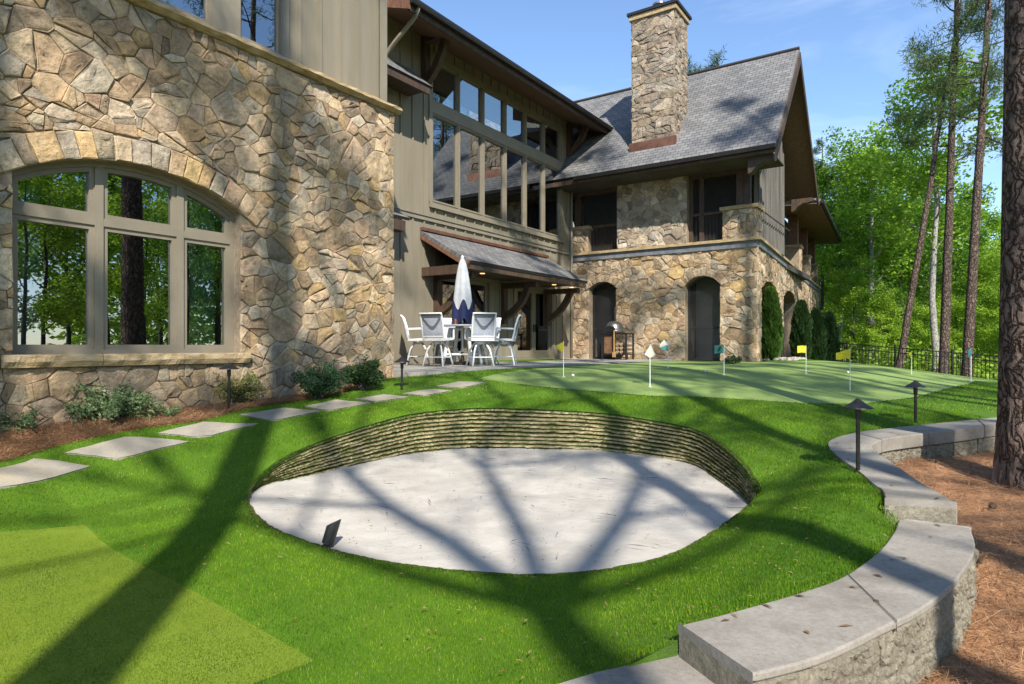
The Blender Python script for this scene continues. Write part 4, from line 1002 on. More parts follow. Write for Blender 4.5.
def wing():
    U = 20.0; mp = fu(U); r = np.random.default_rng(31)
    vR = onu(757,240,U)[0]; vL = 11.0; zl = onu(757,240,U)[1]; zl = 3.18
    def ap(x0, x1, yt, ys): 
        a_, _ = onu(x1,340,U); b_, _ = onu(x0,340,U); t1 = onu((x0+x1)/2,yt,U)[1]; t0 = onu(x0,ys,U)[1]
        return a_, b_, t0, t1
    arches = [ap(589,616,282,289), ap(685,720,276,286)]
    holes = [arch(a_,b_,-.5,ts,tt,8) for a_,b_,ts,tt in arches]; th = .26; cut = []
    for a_,b_,ts,tt in arches:
        cx, cy, rr, a0 = archgeo(a_,b_,ts,tt); ae = a0+.12
        cut += [[(cx-rr*math.sin(ae), cy+rr*math.cos(ae)),(cx+rr*math.sin(ae), cy+rr*math.cos(ae))]+[(cx+(rr+th)*math.sin(ae-2*ae*i/6), cy+(rr+th)*math.cos(ae-2*ae*i/6)) for i in range(7)], rect(a_,b_,-1.2,ts+.06)]
    ot = rect(vR, vL, -1.1, zl-.02)
    mb = stone_panel(ot, cut, mp, 9, .085, .24, 1.25, hmax=.042)
    for a_,b_,ts,tt in arches: voussoirs(mb, a_,b_,ts,tt,th,mp,r,9,.12)
    hp(mb, 'stone_wall', 'stone'); fix(backing(ot, holes, mp, .45, parent=HOUSE))
    def ledge(path, w=.1):
        b = MB(); pp = [Vector(p) for p in path]; 
        for p, q in zip(path[:-1], path[1:]): b.bar(Vector(p)+Vector((0,0,.06)), Vector(q)+Vector((0,0,.06)), .26, .12)
        return b
    # side wall, turned a little away
    c0 = Vector(uv2xy(U, vR)); sd = Vector((math.sin(R(30.5)), math.cos(R(30.5)))); su = Vector((sd.x*a2[0]+sd.y*a2[1], sd.x*b2[0]+sd.y*b2[1])); nn = Vector((su.y,-su.x))
    ms = lambda s,t,d: (U+su.x*s+nn.x*d, vR+su.y*s+nn.y*d, t)
    def kx(px): t = (px-CX)/F; return (t*c0.y-c0.x)/(sd.x-t*sd.y)
    def kz(k, py): return (HZ-py)/F*(c0.y+sd.y*k)
    SL = kx(818.5)
    sar = []
    for x0,x1,yt in ((760.8,778,282),(783,795.5,291),(802,808,302),(811,816,306.5)):
        k0, k1 = kx(x0), kx(x1); sar.append((k0,k1,kz((k0+k1)/2,yt)-.35,kz((k0+k1)/2,yt)))
    sh = [arch(a_,b_,-.7,ts,tt,8) for a_,b_,ts,tt in sar]; cut = []
    for a_,b_,ts,tt in sar:
        cx, cy, rr, a0 = archgeo(a_,b_,ts,tt)
        cut += [arch(a_-.0,b_+.0,-1.5,ts,tt,6)]
    ot = rect(0.02, SL, -1.6, zl-.02)
    hp(stone_panel(ot, cut, ms, 12, .10, .24, 1.25, hmax=.042), 'stone_wall', 'stone'); fix(backing(ot, sh, ms, .45, parent=HOUSE))
    lb = MB()
    def seg(b, p, q, d, z0, z1): 
        p, q = Vector(p), Vector(q); dr = (q-p).normalized(); n_ = Vector((dr.y,-dr.x,0))
        vs = [p, q, q+n_*d, p+n_*d]; vs = [Vector((w.x,w.y,z0)) for w in vs]+[Vector((w.x,w.y,z1)) for w in vs]
        b.add(vs, [(3,2,1,0),(4,5,6,7),(0,1,5,4),(1,2,6,5),(2,3,7,6),(3,0,4,7)])
    A_, B_ = (U+.1,vL-.02,0), (U+.1,vR-.14,0)
    seg(lb, A_, B_, .24, zl-.001, zl+.085)
    p0 = ms(.12,0,-.1); p1 = ms(SL,0,-.1); seg(lb, p0, p1, .24, zl-.003, zl+.083); hp(lb, 'stone_ledge', 'ledge')
    bb = MB(); seg(bb, (U+.05,vL-.02,0), (U+.05,vR-.02,0), .12, zl-.2, zl-.004); seg(bb, ms(.08,0,-.05), ms(SL,0,-.05), .12, zl-.2, zl-.006); hp(bb, 'bluegrey_band', 'bluegrey')  # dark blue-grey strip close under the ledge
    # porch above the ledge: stone panel, corner piers, dark screened openings
    zsof = 5.55
    pv = lambda px: onu(px,220,U)[0]
    ot = rect(pv(687.5), pv(618), zl+.09, zsof+.6); m2 = fu(U-.06)
    hp(stone_panel(ot, [], m2, 14, .09, .24, 1.1, grey=.35), 'stone_wall', 'stone'); fix(backing(ot, [], m2, .4, parent=HOUSE))
    def pier(s0, s1, t0, t1, depth, mapf, seed):
        b = stone_panel(rect(s0,s1,t0,t1), [], mapf, seed, .08, .2, 1.2)
        lo, hi = mapf(s0,t0,0), mapf(s1,t1,-depth)
        hp(b, 'stone_pier', 'stone')
        c = MB(); q = [mapf(s0,0,-.006), mapf(s1,0,-.006), mapf(s1,0,-depth), mapf(s0,0,-depth)]; 
        vs = [(w[0],w[1],t) for t in (t0,t1) for w in q]; c.add(vs, [(0,1,2,3),(7,6,5,4),(0,4,5,1),(1,5,6,2),(2,6,7,3),(3,7,4,0)]); hp(c, 'wall_core', 'mortar')
        c = MB(); q = [mapf(s0-.07,0,.08), mapf(s1+.07,0,.08), mapf(s1+.07,0,-depth-.07), mapf(s0-.07,0,-depth-.07)]
        vs = [(w[0],w[1],t) for t in (t1+.003,t1+.11) for w in q]; c.add(vs, [(0,1,2,3),(7,6,5,4),(0,4,5,1),(1,5,6,2),(2,6,7,3),(3,7,4,0)]); hp(c, 'pier_cap', 'ledge')
    zpier = onu(740,209,U)[1]
    pier(vR+.03, pv(722.5), zl+.088, zpier, .75, mp, 41); pier(pv(588), vL-.05, zl+.088, onu(580,230,U)[1], .5, mp, 42)
    b = stone_panel(rect(U+.01,U+.75,zl+.088,zpier), [], fv(vR+.03), 43, .08, .2, 1.2); hp(b, 'stone_pier', 'stone')
    tm = MB()
    for v_ in (pv(576)-.0, pv(688.5)+.02, pv(739), vR+.35): tm.box((U+.12,v_-.12,zl),(U+.36,v_+.12,zsof+.3))
    for v_ in (pv(616),pv(700)): tm.box((U+.16,v_-.07,zl),(U+.3,v_+.07,zsof+.3))
    tm.box((U+.1,vR+.2,zsof-.25),(U+.4,vL,zsof+.35)); tm.box((U+.16,vR+.2,zl+.95),(U+.28,vL,zl+1.03)); hp(tm, 'porch_timber', 'wood')
    sc = MB(); sc.add([(U+.22,vR+.2,zl),(U+.22,vL,zl),(U+.22,vL,zsof),(U+.22,vR+.2,zsof)], [(0,1,2,3)]); hp(sc, 'insect_screen', 'screen')
    rl = MB(); v_ = vR+.5
    while v_ < vL: rl.box((U+.29,v_-.02,zl+.08),(U+.32,v_+.02,zl+.95)); v_ += .11
    hp(rl, 'railing', 'wood')
    # ground floor screens with lit plaster behind
    for (a_,b_,ts,tt) in arches:
        sc = MB(); hl = arch(a_+.001,b_-.001,-.45,ts,tt,8); sc.add([mp(p[0],p[1],-.3) for p in hl], [tuple(range(len(hl)))]); g = hp(sc, 'insect_screen', 'screen')
        f = MB(); f.ring(hl, inset(hl,.07), mp, -.36, -.28); f.box(mp(a_+.05,.55,-.36), mp(b_-.05,.62,-.29)); hp(f, 'screen_frame', 'black')
    bk = MB(); bk.box((U+1.35,vR+.4,-.6),(U+1.45,vL+4,zl)); bk.box((U+.3,vL+3.9,-1),(U+11,vL+4,zsof+1)); hp(bk, 'porch_wall', 'pale')
    fl = MB(); fl.box((U+.4,vR+.4,-.6),(U+11,vL+2,-.47)); fl.box((U+.3,vR+.3,zl-.25),(U+11,vL+2,zl-.05)); fl.box((U+4.2,vR+.3,zl),(U+4.3,vL+2,zsof+1)); hp(fl, 'porch_floor', 'interior')
    # main gable roof
    vg = 3.9; ur = 22.3; u0 = 18.8; zeav = 5.64; zr = 9.6; vend = 14.0
    sl = (zr-zeav)/(ur-u0)
    roof([(u0,vend,zeav),(u0,vg,zeav),(ur,vg,zr),(ur,vend,zr)], back=[(2*ur-u0,vend,zeav),(2*ur-u0,vg,zeav)], thick=.16)
    rc = MB(); rc.tube([(ur,vg-.01,zr+.0),(ur,vend,zr)], .07, 6); hp(rc, 'ridge_cap', 'shingle')
    ft = MB(); ft.box((u0-.0,vg,zeav-.24),(u0+.05,vend,zeav-.1)); hp(ft, 'fascia', 'wood')
    gt = MB(); gt.prism([(0,0),(.11,0),(.13,.11),(0,.11)], lambda s,t_,d: (u0-s, d, zeav-.15+t_), vg-.02, 10.2); hp(gt, 'gutter', 'darkmetal')
    so = MB(); so.box((u0+.05,vg+.1,zeav-.24),(U+.5,vend,zeav-.2)); hp(so, 'soffit', 'interior')
    for sg in (-1,1):                        # boarded underside of the overhanging rake
        so = MB(); e0, e1 = ur+sg*(ur-u0-.05), ur; zo = .16/math.cos(math.atan(sl))+.012
        so.add([(e0,vg+.02,zeav+sl*.05-zo),(e1,vg+.02,zr-zo),(e1,vR+.6,zr-zo),(e0,vR+.6,zeav+sl*.05-zo)], [(0,1,2,3)]); hp(so, 'soffit', 'soffit')
    # barge boards and underside of the rake
    bgd = MB()
    for sg in (-1,1):
        e = (ur+sg*(ur-u0+.06), zeav-.1); n_ = (ur, zr-.02)
        bgd.add([(e[0],vg-.05,e[1]-.1),(n_[0],vg-.05,n_[1]-.1),(n_[0],vg-.05,n_[1]-.48),(e[0],vg-.05,e[1]-.42),(e[0],vg,e[1]-.1),(n_[0],vg,n_[1]-.1),(n_[0],vg,n_[1]-.48),(e[0],vg,e[1]-.42)], [(0,1,2,3),(7,6,5,4),(0,4,5,1),(1,5,6,2),(2,6,7,3),(3,7,4,0)])
    hp(bgd, 'barge_board', 'wood')
    # shaped brackets at rake foot
    for uu, zz in ((u0+.35,zeav-.25),(2*ur-u0-.35,zeav-.25)):
        k = MB(); pf = [(0,0),(.7,0),(.7,-.12),(.55,-.17),(.4,-.17),(.24,-.26),(.1,-.42),(0,-.45)]
        k.prism(pf, lambda s,t_,d: (uu+d, vR-s+.02, zz+t_), -.16, .16); hp(k, 'rake_bracket', 'wood')
    k = MB(); k.prism([(0,0),(.7,0),(.7,-.2),(.15,-.85),(0,-.85)], lambda s,t_,d: (ur+d, vR-s+.02, zr-.5+t_), -.1, .1); hp(k, 'rake_bracket', 'redwood')
    # gable siding
    mg = fv(vR+.1); ov = .16/math.cos(math.atan(sl))
    ot = [(U+.62,zl+.05),(2*ur-U-.1,zl+.05),(2*ur-U-.1,zeav+sl*(U+.1-u0)-ov-.25),(ur,zr-ov-.25),(U+.62,zeav+sl*(U+.62-u0)-ov-.25)]
    siding(ot, [], mg, mat='greysiding', step=.30, bw=.06)
    up = MB(); up.bar((U+.55,vR+.05,zeav+sl*(U+.55-u0)-.62),(ur,vR+.05,zr-.62),.06,.22); hp(up, 'gable_frame', 'redwood')
    hr = MB(); hr.bar((U+.8,vR-.05,zl+.95),(2*ur-U,vR-.05,zl+.95),.03); hp(hr, 'railing', 'darkmetal')
    # further low-roofed porch along the side
    k0 = kx(797); zlow = 5.95
    posts = [kx(800.5), kx(809.5), kx(817)]
    for i, k in enumerate(posts):
        pier(k-.38, k+.38, zl+.083, zl+1.2, .7, ms, 50+i)
        pb = MB(); q = [ms(k-.2,0,-.1), ms(k+.2,0,-.1), ms(k+.2,0,-.5), ms(k-.2,0,-.5)]; vs = [(w[0],w[1],t) for t in (zl+1.3,zlow-.1) for w in q]; pb.add(vs, [(0,1,2,3),(7,6,5,4),(0,4,5,1),(1,5,6,2),(2,6,7,3),(3,7,4,0)]); hp(pb, 'porch_timber', 'redwood')
    q = [ms(k0-1.2,zlow,1.05), ms(SL+.9,zlow,1.05), ms(SL+.9,zlow+2.6,-3.4), ms(k0-1.2,zlow+2.6,-3.4)]; roof(q, thick=.12)
    so = MB(); w = [ms(k0-1.2,zlow-.16,1.0), ms(SL+.9,zlow-.16,1.0), ms(SL+.9,zlow-.1,-.6), ms(k0-1.2,zlow-.1,-.6)]; so.add(w+[(a_,b_,c_+.03) for a_,b_,c_ in w], [(0,1,2,3),(7,6,5,4),(0,4,5,1),(1,5,6,2),(2,6,7,3),(3,7,4,0)]); hp(so, 'soffit', 'soffit')
    gt = MB(); w0, w1 = ms(k0-1.2,zlow-.06,1.08), ms(SL+.9,zlow-.06,1.08); gt.bar(w0,w1,.1,.16); hp(gt, 'gutter', 'darkmetal')
    bk = MB(); w = [ms(k0-2,zl,-.8), ms(SL,zl,-.8), ms(SL,zlow,-.8), ms(k0-2,zlow,-.8)]; bk.add(w, [(0,1,2,3)]); w = [ms(SL,-1,0), ms(SL,-1,-6), ms(SL,zlow,-6), ms(SL,zlow,-.4)]; bk.add(w, [(0,1,2,3)])
    w = [ms(.3,-1,-2.2), ms(SL,-1,-2.2), ms(SL,zl,-2.2), ms(.3,zl,-2.2)]; bk.add(w, [(0,1,2,3)]); hp(bk, 'porch_wall', 'interior')
    # chimney
    cu = 19.45; cv0, cv1 = onu(674.5,80,cu)[0], onu(632,80,cu)[0]; cd = 1.15; zb = zeav+sl*(cu-u0); ztp = 10.55
    ch = MB(); mats = []
    slab = lambda r_: tuple(.82*q for q in stone_col(r_, .35))  # stone greyed and darkened to put the trees' dappled shade into its colour
    f1 = stone_panel(rect(cv0,cv1,zb-.05,ztp), [], fu(cu), 61, .07, .19, 2.0, colf=slab, hmax=.045)
    f2 = stone_panel([(cu,zb-.05),(cu+cd,zb+cd*sl-.1),(cu+cd,ztp),(cu,ztp)], [], fv(cv0), 62, .06, .17, 2.0, colf=slab, hmax=.045)
    f3 = stone_panel([(cu,zb-.05),(cu+cd,zb+cd*sl-.1),(cu+cd,ztp),(cu,ztp)], [], lambda s,t,d: (s, cv1+d, t), 63, .06, .17, 1.9, colf=slab, hmax=.045)
    for q in (f2,f3): k_ = len(f1.f); f1.add(q.v, q.f, q.c); f1.sm |= {k_+e for e in q.sm}
    chim = hp(f1, 'chimney', 'stone')
    co = MB(); co.box((cu+.004,cv0+.004,zb-.4),(cu+cd,cv1-.004,ztp)); co.build('chimney_core', 'mortar', chim)
    cp = MB(); cp.box((cu-.08,cv0-.08,ztp),(cu+cd+.08,cv1+.08,ztp+.16)); cp.build('chimney_cap', 'ledge', chim, bevel=.015)
    cp = MB(); cp.box((cu-.13,cv0-.13,ztp+.163),(cu+cd+.13,cv1+.13,ztp+.25)); cp.build('chimney_flashing', 'darkmetal', chim)
    cp = MB(); cp.lathe([(.16,0),(.16,.3),(.22,.3),(.22,.36),(.02,.42)], (cu+.55,(cv0+cv1)/2,ztp+.25), 14); cp.build('flue_pot', 'steel', chim, smooth=False)
    cp = MB(); cp.box((cu-.075,cv0-.07,zb-.25),(cu+.0,cv1+.07,zb+.2)); hp(cp, 'copper_flashing', 'copper')
    return ms, kx, kz
MS, KX, KZ = wing()

# patio slab
pt = MB(); pl = [uv2xy(7.9,7.15),uv2xy(19.98,7.15),uv2xy(19.98,11),uv2xy(7.6,11)]
pt.prism(pl, lambda s,t,d: (s,t,d), -.8, -.44); tag(pt.build('patio', 'patio'), kind='structure')
def pebble_bed():
    r = np.random.default_rng(5); b = MB()
    for i in range(420):
        k = r.uniform(1.0,17); d = r.uniform(.15,1.0); q = MS(k, 0, d); x, y = uv2xy(q[0],q[1]); z = h(x,y)+.02; s = r.uniform(.04,.11)
        n = 6; vs = [(x+s*math.cos(j*1.047)*r.uniform(.7,1.1), y+s*math.sin(j*1.047)*r.uniform(.7,1.1), z-.02) for j in range(n)]+[(x+.6*s*math.cos(j*1.047), y+.6*s*math.sin(j*1.047), z+s*.5) for j in range(n)]
        b.add(vs, [(j,(j+1)%n,n+(j+1)%n,n+j) for j in range(n)]+[tuple(n+j for j in range(n))])
    tag(b.build('white_pebbles', 'pale'), kind='stuff')
pebble_bed()

# stepping stones
for q, lb in ST:
    g = [G(*p) for p in q]; g = ccw([(p[0],p[1]) for p in g]); r = np.random.default_rng(len(lb)); pts = []
    for i in range(4):
        p0, p1 = g[i], g[(i+1)%4]
        for j in range(5): pts.append((p0[0]+(p1[0]-p0[0])*j/5+r.normal()*.006, p0[1]+(p1[1]-p0[1])*j/5+r.normal()*.006))
    b = MB(); n = len(pts); zt = [h(*p)+.016 for p in pts]
    b.add([(p[0],p[1],z) for p,z in zip(pts,zt)]+[(p[0],p[1],z-.08) for p,z in zip(pts,zt)]+[(sum(p[0] for p in pts)/n, sum(p[1] for p in pts)/n, h(sum(p[0] for p in pts)/n, sum(p[1] for p in pts)/n)+.02)], [(i,(i+1)%n,2*n) for i in range(n)]+[(i,(i+1)%n,n+(i+1)%n,n+i) for i in range(n)])
    tag(b.build('stepping_stone', 'flag', bevel=.008), lb, 'stepping stone', 'stepping stones along the straw bed')

# ------------------------------------------------------------------ path lights, flags, balls, spotlight
def path_light(px, pyb, pyt, label, base=None):
    p = base or G(px, pyb); hh = (pyb-pyt)/F*p[1]
    t = thing('path_light', label, 'path light', p, random.uniform(0,6), 'dark path lights')
    b = MB(); b.lathe([(.016,-.1),(.016,hh-.05)], n=10); b.lathe([(.022,hh-.16),(.022,hh-.05)], n=10); b.build('stem', 'darkmetal', t, smooth=False)
    b = MB(); b.lathe([(.115,hh-.075),(.112,hh-.068),(.05,hh-.03),(.028,hh-.012),(.016,hh),(.004,hh+.006)], n=20); b.lathe([(.1,hh-.074),(.03,hh-.045)], n=20); b.build('shade', 'darkmetal', t)
    return t
path_light(229,411,363,'dark path light in front of the yellowish shrub below the arched window')
path_light(402,390,357,'small dark path light standing by the stone corner near the patio chairs')
path_light(858,472,399,'largest dark path light, standing by the coping of the retaining wall')
path_light(915.5,423,381,'dark path light on the lawn behind the far straight stretch of retaining wall')
def flag(px, pyt, pyb, shape, mat, label, mark=None, mat2=None):
    p = G(px, pyb); k = p[1]/F; hh = (pyb-pyt)*k
    t = thing('putting_flag', label, 'putting flag', p, 0, 'putting flags on the green')
    b = MB(); b.lathe([(.0065,-.02),(.0065,hh),(.002,hh+.01)], n=8); b.lathe([(.035,.0),(.035,.003)], n=16); b.build('flagstick', 'pole', t)
    # cloth: outline in pixels right of / above the stick top
    def cloth(shape, mat, nm='flag'):
        b = MB(); n = len(shape); q = [(x*k, -.012*math.sin(x*1.1)-.01, hh-y*k) for x, y in shape]
        cx = (sum(w[0] for w in q)/n, -.02, sum(w[2] for w in q)/n)
        b.add(q+[cx]+[(w[0],w[1]+.004,w[2]) for w in q]+[(cx[0],cx[1]+.004,cx[2])], [(i,(i+1)%n,n) for i in range(n)]+[(n+1+(i+1)%n,n+1+i,2*n+1) for i in range(n)]+[(i,n+1+i,n+1+(i+1)%n,(i+1)%n) for i in range(n)])
        return b.build(nm, mat, t)
    f = cloth(shape, mat)
    if mat2: cloth(*mat2)
    if mark: 
        b = MB(); (x0,y0),(x1,y1) = mark; b.bar((x0*k,-.03,hh-y0*k),(x1*k,-.03,hh-y1*k),.02,.012,up=(0,1,0)); b.build('number', 'black', f)
flag(563.5,342,377,[(0,0),(-7.5,3.5),(-6,7),(-3,9),(0,9.5)],'flag_yellow','yellow putting flag on the green in front of the patio doors')
flag(650,345,387,[(.5,-1),(5,10),(0,13),(-5.5,9.5)],'flag_cream','cream kite-shaped putting flag near the middle of the green')
flag(668,341,368,[(0,4),(0,10),(-4,9),(-8,7)],'flag_teal','two-tone teal and white putting flag against the stone wall', None, ([(-.2,3.8),(-8,6.5),(-8.5,4),(-4,-1.5)],'flag_cream'))
flag(724,345,375,[(0,0),(0,8.5),(-5,8),(-10,9),(-10,.5),(-5,0)],'flag_mint','mint green rectangular putting flag before the house corner',((-4,1.6),(-6.4,6.6)))
flag(806,346,374,[(0,0),(0,7),(-5,6.5),(-9,7),(-9,0),(-4,-.5)],'flag_yellow','small yellow putting flag in front of the dark columnar junipers')
flag(850,349,391,[(0,0),(0,10.5),(-5,9),(-10,11),(-14.5,10.5),(-14,4),(-10,3),(-5,1)],'flag_yellow','largest yellow putting flag, rippling over the middle of the green')
flag(911.5,352,374,[(0,0),(0,4),(-3,4),(-3,.5)],'flag_yellow','tiny putting flag far across the green before the pale trunk')
flag(971,349,381,[(0,0),(0,7),(-3,8),(-3.5,1)],'flag_deepteal','dark teal putting flag at the right end of the green by the fence')
for (px,py,lb) in ((573,377,'white golf ball lying beside the yellow flag by the patio'),(705,372,'white golf ball lying on the green left of the mint flag'),(848,373.5,'white golf ball lying far across the green behind the rippling yellow flag')):
    p = G(px,py); b = MB(); b.lathe([(.002,-.025)]+[(.025*math.cos(a_),.025*math.sin(a_)) for a_ in np.linspace(-1.3,1.3,9)]+[(.002,.025)], n=14); tag(b.build('golf_ball','ball',smooth=True,loc=(p[0],p[1],p[2]+.026)), lb, 'golf ball', 'golf balls on the green')
def spot():
    p = P(327,546,-1.425); t = thing('spotlight', 'small black tubular spotlight with a slanted mouth planted at the sand edge', 'spotlight', (p[0],p[1],p[2]))
    d = Vector((.28,.08,1)).normalized(); x = d.cross(Vector((0,1,0))).normalized(); y = x.cross(d); n = 20; b = MB(); rr = .044; L = .15
    vs = []
    for (rad, base) in ((rr,0),(rr,None),(rr*.86,None),(rr*.86,.05)):
        for k in range(n):
            a_ = 2*math.pi*k/n; s = math.cos(a_); l = base if base is not None else L+s*-.035
            q = d*(l+.02)+(x*math.cos(a_)+y*math.sin(a_))*rad; vs.append(q)
    b.add(vs, [(j*n+k, j*n+(k+1)%n, (j+1)*n+(k+1)%n, (j+1)*n+k) for j in range(3) for k in range(n)]+[tuple(range(n)), tuple(3*n+k for k in range(n))]); b.build('shroud', 'black', t)
    b = MB(); b.tube([(0,0,-.08),(0,0,.03)], .012, 8); b.box((-.03,-.03,-.005),(.03,.03,.012)); b.build('stake', 'black', t)
spot()

# ------------------------------------------------------------------ patio set
TC_ = uv2xy(11.75,9.35); TZ = -.44
def dining():
    t = thing('dining_table', 'round grey counter-height table on the patio under the closed umbrella', 'table', (TC_[0],TC_[1],TZ))
    b = MB(); b.lathe([(.72,.88),(.74,.885),(.75,.90),(.745,.92),(.72,.925)], n=40); b.build('tabletop', 'tabletop', t)
    for k in range(4):
        a_ = k*math.pi/2+.5; b = MB(); c, s = math.cos(a_), math.sin(a_); b.bar((c*.5,s*.5,0),(c*.3,s*.3,.88),.06); b.bar((c*.42,s*.42,.25),(0,0,.25),.04); b.build('leg', 'whitemetal', t)
    u = thing('patio_umbrella', 'closed white patio umbrella with a navy hem standing through the table', 'umbrella', (TC_[0],TC_[1],TZ))
    b = MB(); b.tube([(0,0,0),(0,0,2.52)], .022, 10); b.lathe([(.02,2.48),(.035,2.51),(.01,2.56)], n=10); b.build('pole', 'whitemetal', u)
    b = MB(); b.lathe([(.26,0),(.26,.05),(.05,.09),(.03,.3)], n=20); b.build('base', 'darkmetal', u)
    def canopy(z0, z1, seg, hem):
        b = MB(); n = 64
        prof = lambda f: .245*(1-f)**.5*(1-.16*(1-f)**5) if f < 1 else 0
        rows = 16
        for j in range(rows+1):
            for k in range(n):
                a_ = 2*math.pi*k/n; fold = math.cos(5*a_+.6)
                hemz = (z0 if not hem else z0+.10*(1 if fold > 0 else -.3)*abs(fold)) if True else z0
                top = z1 if hem is not True else z1+.12*fold
                zz = hemz+(top-hemz)*j/rows; f = max(0,(zz-.98)/(2.50-.98)); rd = (prof(min(f,.995))*(1+.13*fold*(1-f*.6))+.012)+(.014 if hem else 0)
                b.v.append((rd*math.cos(a_), rd*math.sin(a_), zz))
        b.f = [(j*n+k, j*n+(k+1)%n, (j+1)*n+(k+1)%n, (j+1)*n+k) for j in range(rows) for k in range(n)]
        return b
    canopy(1.12, 2.49, 8, False).build('canopy', 'canvas', u, smooth=True)
    canopy(.98, 1.40, 8, True).build('hem', 'navy', u, smooth=True)
    # things on the table
    for k, (dx,dy,lb) in enumerate(((-.14,-.3,'small glass jar with a pinkish label on the patio table'),(.3,-.25,'dark bottle standing on the patio table right of the umbrella'))):
        b = MB(); pr = [(.045,0),(.045,.1),(.03,.12),(.03,.14)] if k == 0 else [(.04,0),(.04,.12),(.015,.17),(.015,.22)]
        tag(b.build('jar','x',loc=None) if False else (b.lathe(pr, n=12), b.build('jar' if k == 0 else 'bottle', 'copper' if k == 0 else 'black', loc=(TC_[0]+dx,TC_[1]+dy,TZ+.926)))[1], lb, 'jar' if k == 0 else 'bottle')
dining()
def make_chair():
    t = thing('patio_chair', 'x', 'chair', (0,0,0), 0, 'white swivel patio chairs round the table')
    M_ = 'whitemetal'
    for sx in (-1,1):
        for sy in (-1,1):
            b = MB(); b.tube([(sx*.24,sy*.26,0),(sx*.17,sy*.18,.36),(sx*.10,sy*.10,.5)], [.02,.022,.022], 8); b.build('leg', M_, t, smooth=True)
    b = MB()
    for p, q in (((-.21,-.225),(.21,-.225)),((.21,-.225),(.21,.225)),((.21,.225),(-.21,.225)),((-.21,.225),(-.21,-.225))): b.bar((p[0],p[1],.2),(q[0],q[1],.2),.024)
    b.build('foot_ring', M_, t)
    b = MB(); b.lathe([(.12,.48),(.12,.54)], n=16); b.build('swivel', M_, t)
    b = MB()
    for sx in (-1,1): b.bar((sx*.25,-.22,.58),(sx*.25,.26,.60),.035,.05)
    b.bar((-.25,.26,.6),(.25,.26,.6),.04,.05); b.bar((-.25,-.22,.58),(.25,-.22,.58),.035,.06); b.bar((-.25,0,.555),(.25,0,.555),.05,.03); b.build('seat_frame', M_, t)
    b = MB(); n = 8; pts = [(-.2+.44*i/n, .61-.025*math.sin(math.pi*i/n)) for i in range(n+1)]
    b.add([(x,y,z+d) for d in (0,.008) for (y,z) in pts for x in (-.235,.235)], [(2*i,2*i+1,2*i+3,2*i+2) for i in range(n)]+[(2*n+2+2*i,2*n+4+2*i,2*n+5+2*i,2*n+3+2*i) for i in range(n)]); b.build('seat', 'sling', t)
    back = [(-.22,.60),(-.25,.72),(-.285,.9),(-.34,1.08),(-.38,1.14)]
    b = MB()
    for sx in (-1,1): b.tube([(sx*.25,y,z) for y,z in back], .021, 8)
    b.bar((-.25,back[-1][0],back[-1][1]),(.25,back[-1][0],back[-1][1]),.04,.03); b.bar((-.25,-.228,.66),(.25,-.228,.66),.03,.06); b.build('back_frame', M_, t)
    b = MB(); bb = [(y,z) for y,z in back]; m = len(bb); b.add([(x,y+d,z) for d in (0,-.008) for y,z in bb[:-1]+[(-.375,1.13)] for x in (-.235,.235)], [(2*i,2*i+1,2*i+3,2*i+2) for i in range(m-1)]+[(2*m+2*i,2*m+2+2*i,2*m+3+2*i,2*m+1+2*i) for i in range(m-1)]); b.build('backrest', 'sling', t)
    b = MB(); N = 14; yb = lambda z: np.interp(z, [p[1] for p in back], [p[0] for p in back])-.016
    for i in range(N):
        q = []
        for (j, w) in ((i,0),(i+1,0),(i+1,1),(i,1)):
            f = j/N; x = -.215+.43*f; zc = 1.0-.21*math.sin(math.pi*f)**1.3; z = zc+(.075 if w else 0); q.append((x, yb(z), z))
        b.add(q, [(0,1,2,3)])
    b.add([(-.225,yb(1.05),1.05),(.225,yb(1.05),1.05),(.225,yb(1.125),1.125),(-.225,yb(1.125),1.125)], [(0,1,2,3)])
    b.build('back_band', 'darkband', t)  # charcoal arc and top strip across the upper backrest
    for sx in (-1,1):
        b = MB(); b.bar((sx*.28,-.25,.84),(sx*.28,.24,.86),.05,.025); b.tube([(sx*.27,.22,.85),(sx*.265,.24,.6)], .02, 8); b.build('armrest', M_, t)
    return t
CH = make_chair()
def place_chairs():
    spec = [(416,-2.0,'white patio chair at the far left of the table, seen from its side'),
            (438,-.95,'white patio chair with its back to the lawn, left of the umbrella'),
            (479,-.25,'white patio chair with its back to the lawn, right of the umbrella')]
    first = True
    lay = [((-.72,.05),(1,0),'white patio chair at the far left of the table, facing right'),
           ((-.46,-.95),(.35,1),'white patio chair with its back to the lawn, left of the closed umbrella'),
           ((.46,-.98),(-.35,1),'white patio chair with its back to the lawn, right of the closed umbrella'),
           ((.98,-.12),(-1,.1),'white patio chair at the far right of the table, facing left'),
           ((-.42,.98),(.35,-1),'white patio chair behind the table on the left, facing the lawn'),
           ((.5,.92),(-.4,-1),'white patio chair behind the table on the right, facing the lawn')]
    lay[0] = ((-1.02,-.05),(1,.1),lay[0][2])
    for (dx,dy),(fx,fy),lb in lay:
        loc = (TC_[0]+dx, TC_[1]+dy, TZ); rz = math.atan2(-fx, fy)
        if first: CH.location = loc; CH.rotation_euler = (0,0,rz); CH['label'] = lb; first = False
        else: dup(CH, loc, rz, lb)
place_chairs()

